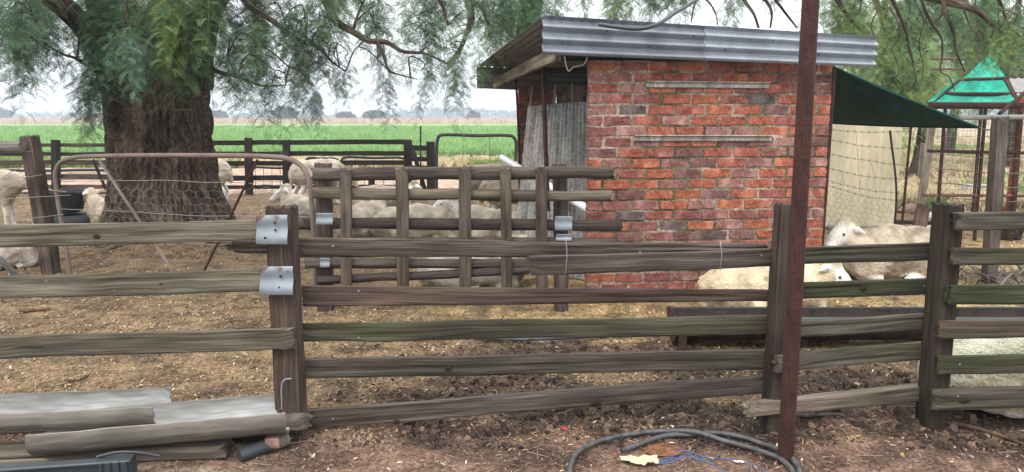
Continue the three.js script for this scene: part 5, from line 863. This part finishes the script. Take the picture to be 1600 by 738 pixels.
  foliage(o, limbs, [
    { x: [740, 870], y: [-70, -6], d: [8.8, 11.5], n: 72, c: G }, { x: [775, 850], y: [-20, 20], d: [10, 11.8], n: 60, len: [0.5, 0.9], c: G }, { x: [870, 1080], y: [-80, -30], d: [9.2, 11.5], n: 110, len: [0.6, 0.95], c: GL }, { x: [1080, 1260], y: [-80, -36], d: [8.8, 10], n: 50, len: [0.4, 0.8], c: G },
    { x: [1290, 1400], y: [-70, 10], d: [8.4, 10], n: 48, c: GL }, { x: [1330, 1440], y: [0, 50], d: [8.4, 9.6], n: 18, len: [0.4, 0.8], c: GL }, { x: [1400, 1620], y: [-70, 10], d: [8.4, 10.4], n: 66, c: G }, { x: [1500, 1640], y: [0, 50], d: [8.4, 9.8], n: 36, len: [0.4, 0.8], c: G }, { x: [1515, 1600], y: [25, 70], d: [8.4, 8.9], n: 36, len: [0.3, 0.6], c: GL }, { x: [1390, 1500], y: [-20, 70], d: [8.2, 8.8], n: 36, len: [0.3, 0.6], c: GL },
    { world: 1, x: [-1, 8], y: [3.2, 5.0], z: [-13, -8], n: 220, len: [0.8, 1.4], c: G },
  ]);
}
// paler trees standing farther back on the right
function backTree(px, d, h, rects, label, c) {
  const x = X(px, d), o = thing('background_tree', label, 'tree', V(x, 0, -d), 0, 'trees behind the cages');
  part('trunk', limb([V(x, -0.2, -d), V(x + 0.15, h * 0.4, -d), V(x + 0.05, h, -d + 0.2)], [0.24, 0.1], { seg: 14 }), M.bark, o);
  const limbs = rects.slice(0, 5).map((r) => [[V(x + 0.1, h * 0.55, -d), at((r.x[0] + r.x[1]) / 2, Math.min(r.y[0], r.y[1]) - 10, (r.d[0] + r.d[1]) / 2), at(r.x[1], r.y[0], r.d[0])], [0.1, 0.02]]);
  for (const [p, r] of limbs) part('limb', limb(p, r), M.bark, o);
  foliage(o, limbs, rects.map((r) => ({ ...r, c })), { scale: 1.9, per: 7, thin: 1 });
}
backTree(1424, 17.5, 2.6, [{ x: [1345, 1420], y: [20, 90], d: [16, 19], n: 84 }, { x: [1400, 1470], y: [40, 110], d: [16, 19], n: 98 }, { x: [1360, 1450], y: [80, 130], d: [16, 18.5], n: 84, len: [0.5, 0.9] }, { x: [1310, 1400], y: [-40, 40], d: [16, 19], n: 56 }], 'pale green bushy tree behind the shade cloth', [0.17, 0.26, 0.095]);
backTree(1560, 21, 3.6, [{ x: [1490, 1580], y: [-20, 60], d: [19, 23], n: 84 }, { x: [1540, 1660], y: [-20, 80], d: [19, 23], n: 98 }, { x: [1440, 1520], y: [-60, 20], d: [19, 22], n: 56 }, { x: [1500, 1640], y: [60, 110], d: [19.5, 22], n: 56, len: [0.5, 0.9] }], 'green tree behind the netted cage at the right edge', [0.12, 0.2, 0.09]);
backTree(1470, 30, 4.0, [{ x: [1400, 1500], y: [60, 130], d: [28, 33], n: 70 }, { x: [1480, 1580], y: [70, 130], d: [28, 33], n: 70 }, { x: [1560, 1660], y: [60, 120], d: [28, 33], n: 56 }], 'hazy tree farthest back between the shade cloth and the cage', [0.15, 0.23, 0.11]);

// trees on the horizon
const tuft = blades(10, 1, 0.22, 0.5, 1.1);
function farTree(px, d, h, w, kind, label, c) {
  const x = X(px, d), o = thing('far_tree', label, 'tree', V(x, 0, -d), 0, 'trees on the horizon'); mesh('trunk', new THREE.CylinderGeometry(0.25, 0.4, h * 0.5, 8).translate(0, h * 0.25, 0), M.darkSteel, o);
  scatter('crown', tuft, matte, 420, () => { let y, r; if (kind === 'cone') { y = rnd() ** 0.7; r = w / 2 * (0.25 + 0.9 * Math.sin(Math.PI * (0.12 + 0.83 * y))) * Math.sqrt(rnd()); } else { y = rr(0.2, 1); r = w / 2 * Math.sqrt(Math.max(0, 1 - ((y - 0.58) / 0.45) ** 2)) * Math.sqrt(rnd()) * rr(0.7, 1.1); } const a = rr(0, 6.28), k = rr(0.7, 1.25); return { p: [Math.cos(a) * r, y * h * 0.92, Math.sin(a) * r], r: [rr(-1, 1), rr(0, 6.28), rr(-1, 1)], s: rr(0.06, 0.13) * Math.min(h, w) + 0.25, c: c.map((v) => v * k) }; }, null, null, o);
}
farTree(502, 270, 11.5, 4.2, 'cone', 'slim dark cypress on the horizon behind the field', [0.04, 0.065, 0.045]);
farTree(452, 290, 6.5, 9.5, 'round', 'low rounded tree on the horizon left of the cypress', [0.05, 0.075, 0.045]);
farTree(590, 300, 5, 10, 'round', 'wide low tree on the horizon right of the cypress', [0.05, 0.08, 0.05]);
farTree(545, 310, 4.6, 9, 'round', 'low bush on the horizon just right of the cypress', [0.06, 0.09, 0.055]);
farTree(741, 340, 5.2, 6.2, 'round', 'lone round tree on the horizon beside the shed', [0.06, 0.085, 0.065]);
farTree(657, 700, 14, 9, 'round', 'faint hazy tree on the horizon in the middle of the gap', [0.06, 0.08, 0.06]);
farTree(686, 760, 12, 8, 'round', 'faint slim tree on the horizon left of the lone round tree', [0.06, 0.08, 0.06]);
farTree(12, 420, 8, 16, 'round', 'hazy tree on the horizon at the left edge', [0.06, 0.08, 0.06]);
farTree(350, 330, 5.5, 9, 'round', 'low tree on the horizon just right of the trunk', [0.06, 0.085, 0.055]);
scatter('far_wood', tuft, matte, 5200, () => { const d = rr(720, 980), x = rr(-0.8, 0.75) * d, hN = 5 + 6 * f3(x * 0.012, 3, 1, 3) * 2, k = rr(0.8, 1.2); if (hN < 2) return null; return { p: [x, rnd() * hN, -d], r: [rr(-1, 1), rr(0, 6.28), rr(-1, 1)], s: rr(2, 4.5), c: [0.06 * k, 0.08 * k, 0.065 * k] }; }, 'faint bluish line of distant trees along the horizon', 'trees');

// ================================================================ right hand side: panel, wires, cages, posts
{
  const d = 10.7, A = at(1283, 350, d), B = at(1399, 350, d), C = at(1411, 194, d), E = at(1289, 190, d); A.y = B.y = 0.02;
  const o = thing('beige_panel', 'plain beige board panel standing under the shade cloth', 'panel', V((A.x + B.x) / 2, 0, -d));
  const fr = [A, B, C, E], bk = fr.map((p) => p.clone().add(V(0, 0, -0.05))); const ring = (l) => l; part('board', loft([ring(bk), ring(fr)].reverse(), { uvs: (r, per, i, j) => [per * 0.6, r * 0.6] }), S({ color: M.beige.color, map: M.beige.map, flatShading: true }), o);
  // the flat face with its own metric coordinates
  const g = new THREE.PlaneGeometry(1, 1, 12, 12), p = g.attributes.position, uv = g.attributes.uv, f = quad(A, B, C, E); for (let i = 0; i < p.count; i++) { const q = f(p.getX(i) + 0.5, p.getY(i) + 0.5); p.setXYZ(i, q.x, q.y, q.z + 0.004 + 0.004 * f3(q.x * 3, q.y * 3, 1)); uv.setXY(i, q.x * 0.7, q.y * 0.7); } g.computeVertexNormals(); part('face', g, M.beige, o);
}
{
  const d = 9.7, o = thing('stock_fence', 'sagging barbed wire and netting in front of the beige panel', 'fence', V(at(1350, 300, d).x, 0, -d)), q = (x, y) => at(x, y, d);
  const wl = (y0, y1, sag) => Array.from({ length: 12 }, (_, i) => { const f = i / 11; return q(mix(1291, 1414, f), mix(y0, y1, f) + sag * Math.sin(f * R) + 0.8 * n3(f * 8, y0, 2)); });
  const lines = [wl(201, 206, 3), wl(217, 232, 4), wl(240, 258, 2), wl(262, 280, 5), wl(282, 303, 4), wl(290, 316, 3)];
  for (const l of lines) part('strand_wire', wireOf([l], 0.0026, 4), M.wireDark, o);
  const barbs = []; for (const l of lines) for (let k = 1; k < 11; k++) { const p = l[k]; barbs.push([p.clone().add(V(-0.012, 0.02, 0)), p.clone().add(V(0.012, -0.02, 0))], [p.clone().add(V(0.014, 0.016, 0)), p.clone().add(V(-0.014, -0.016, 0.01))]); }
  part('barbs', join(barbs.map((b) => tube(b, 0.0022, { seg: 3, sharp: true }))), M.wireDark, o).userData.kind = 'stuff';
  for (const l of [[[1338, 206], [1341, 250], [1344, 300]], [[1362, 254], [1367, 280], [1368, 306]], [[1316, 268], [1319, 290]], [[1370, 240], [1372, 262]]]) part('stay_wire', wireOf([l.map((p) => q(...p))], 0.0022, 4), M.wireDark, o);
  const hex = []; for (let r = 0; r < 7; r++) for (let c = 0; c < 12; c++) { const x = 1289 + c * 9.6 + (r % 2) * 4.8, y = 293 + r * 8 + (x - 1289) * 0.2; if (y > 346 || x > 1398) continue; const s = (a, b) => q(a + 2.2 * n3(a * 0.4, b * 0.4, 1), b + 2.2 * n3(a * 0.4, b * 0.4, 5)); hex.push([s(x, y - 2.5), s(x, y + 2.5)], [s(x, y + 2.5), s(x + 4.8, y + 5.5)], [s(x, y + 2.5), s(x - 4.8, y + 5.5)]); }
  part('wire_netting', join(hex.map((p) => tube(p, 0.0017, { seg: 3, sharp: true }))), M.wireDark, o);
  const b = q(1398, 345); b.y = -0.1; part('rod', tube([b, q(1401, 300), q(1391, 204)], 0.014, { seg: 8, n: 16 }), M.darkSteel, o);
}
{
  // netted cage
  const o = thing('netted_cage', 'rusty steel cage with bright green netting on its peaked roof', 'cage', V(at(1530, 320, 9.6).x, 0, -9.6));
  const bar = (x0, y0, d0, x1, y1, d1, r, m = M.rustDark) => { const a = at(x0, y0, d0), b = at(x1, y1, d1); part('bar', tube([a, b], r, { seg: 8 }), m, o); };
  const up = (x0, y0, x1, d, r, m) => { const b = at(x1, 330, d); b.y = -0.05; part('upright', tube([b, at(x0, y0, d)], r, { seg: 8 }), m ?? M.rustDark, o); };
  const D = 9.6;
  up(1424, 197, 1411, D, 0.016); up(1478, 164, 1466, D, 0.022); up(1534, 166, 1521, D + 1.2, 0.022); up(1541, 166, 1527, D, 0.022); up(1596, 164, 1584, D, 0.036, M.rustDark); up(1655, 150, 1640, D + 1, 0.022);
  bar(1450, 236, D, 1700, 241, D, 0.02); bar(1442, 305, D, 1700, 307, D, 0.02, M.rust);
  bar(1453, 165, D, 1700, 165, D, 0.042); bar(1478, 147, 9.9, 1700, 147, 9.9, 0.024); bar(1498, 125, 10.3, 1700, 118, 10.3, 0.022);
  bar(1455, 165, D, 1500, 124, 10.3, 0.022); bar(1562, 178, D - 0.3, 1604, 143, D, 0.022); bar(1498, 184, D - 0.4, 1700, 182, D - 0.4, 0.028, M.zincDull); bar(1500, 124, 10.3, 1542, 84, 10.9, 0.02); bar(1570, 122, 10.3, 1592, 164, D, 0.02);
  bar(1455, 92, 12.5, 1510, 92, 12.5, 0.016, M.rust); bar(1455, 108, 12.5, 1510, 108, 12.5, 0.016, M.rust);
  const net = (a, b, c, e, n = 14) => { const g = new THREE.PlaneGeometry(1, 1, n, n), p = g.attributes.position, uv = g.attributes.uv, f = quad(a, b, c, e); for (let i = 0; i < p.count; i++) { const u = p.getX(i) + 0.5, v = p.getY(i) + 0.5, q = f(u, v); q.y -= 0.05 * Math.sin(u * R) * Math.sin(v * R) + 0.012 * f3(u * 6, v * 6, 3); p.setXYZ(i, q.x, q.y, q.z); uv.setXY(i, u * 2, v * 2); } g.computeVertexNormals(); part('netting', g, M.net, o); };
  net(at(1456, 162, D), at(1591, 163, D), at(1571, 124, 10.3), at(1501, 126, 10.3)); net(at(1502, 123, 10.32), at(1571, 121, 10.32), at(1548, 86, 10.9), at(1540, 86, 10.9)); net(at(1449, 160, D + 0.02), at(1460, 158, D + 0.02), at(1502, 120, 10.34), at(1496, 122, 10.34), 4);
  part('side_sheet', corrugated(quad(at(1594, 158, 9.7), at(1720, 158, 9.7), at(1720, 116, 10.3), at(1576, 122, 10.3)), 40, 4, 0.008, 12, false, 0.003), M.zincDull, o);
  const g = []; for (let k = 0; k < 26; k++) { const x = 1444 + k * 6.4; g.push([at(x, 170, D + 0.03), at(x - 12, 318, D + 0.03)]); } for (let k = 0; k < 15; k++) { const y = 186 + k * 9.2; g.push([at(1450, y, D + 0.03), at(1620, y, D + 0.03)]); }
  part('welded_mesh', join(g.map((p) => tube(p, 0.0022, { seg: 3, sharp: true }))), M.wire, o);
}
{
  const pb = gnd(1547, 442); solo('wooden_post', beam(V(pb.x, -0.2, pb.z), at(1563, 184, -pb.z), 0.1, 0.105, { tint: [0.14, 0.115, 0.1], wob: 0.01, up: V(0, 0, 1) }), M.wood, 'thick pale wooden post with wires, right of the big sheep', 'post');
  const wr = thing('post_wire', 'wire strands wrapped round the thick pale post', 'wire', V(pb.x, 0, pb.z)); part('strand', wireOf([[247, 243], [270, 266], [292, 288], [314, 310]].map(([a, b]) => [at(1455, a - 8, 8.2), at(1538, a, 7.2), at(1565, a + 2, 7.0), at(1640, b, 7.4)]), 0.0035, 4), M.wireDark, wr);
  const pr = gnd(1570, 372); solo('rusty_post', tube([V(pr.x, -0.1, pr.z), at(1597, 150, -pr.z)], 0.036, { seg: 14, rough: 0.12, n: 20 }), M.rustOchre, 'ochre rusty steel post leaning at the right edge', 'post');
  const pw = gnd(1437, 338); solo('wooden_post', beam(V(pw.x, -0.1, pw.z), at(1456, 196, -pw.z), 0.09, 0.09, { tint: [0.36, 0.29, 0.21], wob: 0.008, up: V(0, 0, 1) }), M.wood, 'slim tan wooden post beside the beige panel', 'post');
  const ps = gnd(1440, 300); solo('wooden_post', beam(V(ps.x - 0.02, -0.1, ps.z), at(1446, 224, -ps.z), 0.15, 0.12, { tint: [0.25, 0.22, 0.18], wob: 0.012, up: V(0, 0, 1) }), M.wood, 'short grey stump post behind the slim tan post', 'post');
  const lb = gnd(1432, 376); solo('leaning_board', beam(V(lb.x, 0.0, lb.z), at(1444, 321, -lb.z + 0.15), 0.165, 0.03, { tint: [0.13, 0.085, 0.07], wob: 0.006, up: V(1, 0, 0) }), M.wood, 'dark reddish board leaning behind the big lying sheep', 'board');
  const lp = gnd(1400, 352); solo('old_board', beam(V(lp.x - 0.05, 0.05, lp.z), V(lp.x + 0.5, 0.1, lp.z + 0.5), 0.05, 0.16, { tint: [0.1, 0.06, 0.05] }), M.wood, 'dark board lying flat at the foot of the beige panel', 'board');
  const st = gnd(1574, 372); { const g = new THREE.CylinderGeometry(0.2, 0.15, 0.26, 24, 6), p = g.attributes.position, c = []; for (let i = 0; i < p.count; i++) { const x = p.getX(i), y = p.getY(i), z = p.getZ(i), k = 1 + 0.16 * f3(x * 8, y * 5, z * 8, 3); p.setXYZ(i, x * k, y + (y > 0.1 ? 0.04 * f3(x * 9, 1, z * 9) : 0), z * k); const b = 0.9 + 0.6 * f3(x * 12, y * 12, z * 12, 2); c.push(0.085 * b, 0.07 * b, 0.055 * b); } g.setAttribute('color', new THREE.Float32BufferAttribute(c, 3)); g.computeVertexNormals(); g.translate(st.x, 0.13, st.z); solo('tree_stump', g, M.bark, 'dark rough stump behind the right hand planks', 'stump'); }
  const cb = gnd(1521, 312); solo('concrete_block', box(0.4, 0.3, 0.3, cb.x, 0.14, cb.z, 0.2, 0.012), M.conc, 'grey concrete block standing inside the netted cage', 'block');
  const stone = (px, py, r, c, label, name = 'stone', k = 0.75) => { const p0 = gnd(px, py), g = new THREE.IcosahedronGeometry(1, 3), p = g.attributes.position, s = px; for (let i = 0; i < p.count; i++) { const x = p.getX(i), y = p.getY(i), z = p.getZ(i), q = 1 + 0.45 * f3(x * 1.7 + s, y * 1.7, z * 1.7, 3); p.setXYZ(i, x * q * r * 1.2, y * q * r * k, z * q * r); } g.computeVertexNormals(); g.translate(p0.x, r * k * 0.5, p0.z); solo(name, g, S({ map: T.conc, color: lin(...c), bumpMap: T.fineB, bumpScale: 0.004 }), label, 'stone'); };
  stone(1419, 318, 0.1, [0.6, 0.57, 0.52], 'pale stone at the foot of the beige panel, right side'); stone(1433, 312, 0.13, [0.3, 0.26, 0.24], 'brown grey stone left of the slim tan post'); stone(1452, 345, 0.11, [0.66, 0.64, 0.6], 'whitish stone just right of the leaning board'); stone(1461, 368, 0.12, [0.7, 0.68, 0.66], 'white bag-like stone behind the fence post on the right'); stone(1480, 316, 0.12, [0.4, 0.4, 0.42], 'grey stone inside the netted cage'); stone(1422, 334, 0.14, [0.28, 0.2, 0.17], 'reddish brown stone below the beige panel'); stone(1512, 346, 0.14, [0.3, 0.26, 0.22], 'brown stone under the netted cage');
}
scatter('brush_pile', chip, matte, 900, () => { const x = rr(4.2, 6.2), d = rr(6.6, 7.6), L = rr(0.05, 0.25), k = rr(0.4, 1.4); return { p: [x, gh(x, d) + 0.13 * rnd() ** 2, -d], r: [rr(-0.5, 0.5), rr(0, 6.28), rr(-0.5, 0.5)], s: [L, L * 0.2, L * 0.25], c: [0.1 * k, 0.085 * k, 0.07 * k] }; }, 'dark heap of bark and brush behind the right hand planks', 'brush');

// ================================================================ haze in the distance
scene.fog = new THREE.FogExp2(new THREE.Color(0.84, 0.91, 1.0), 0.001);
renderer.render(scene, camera);
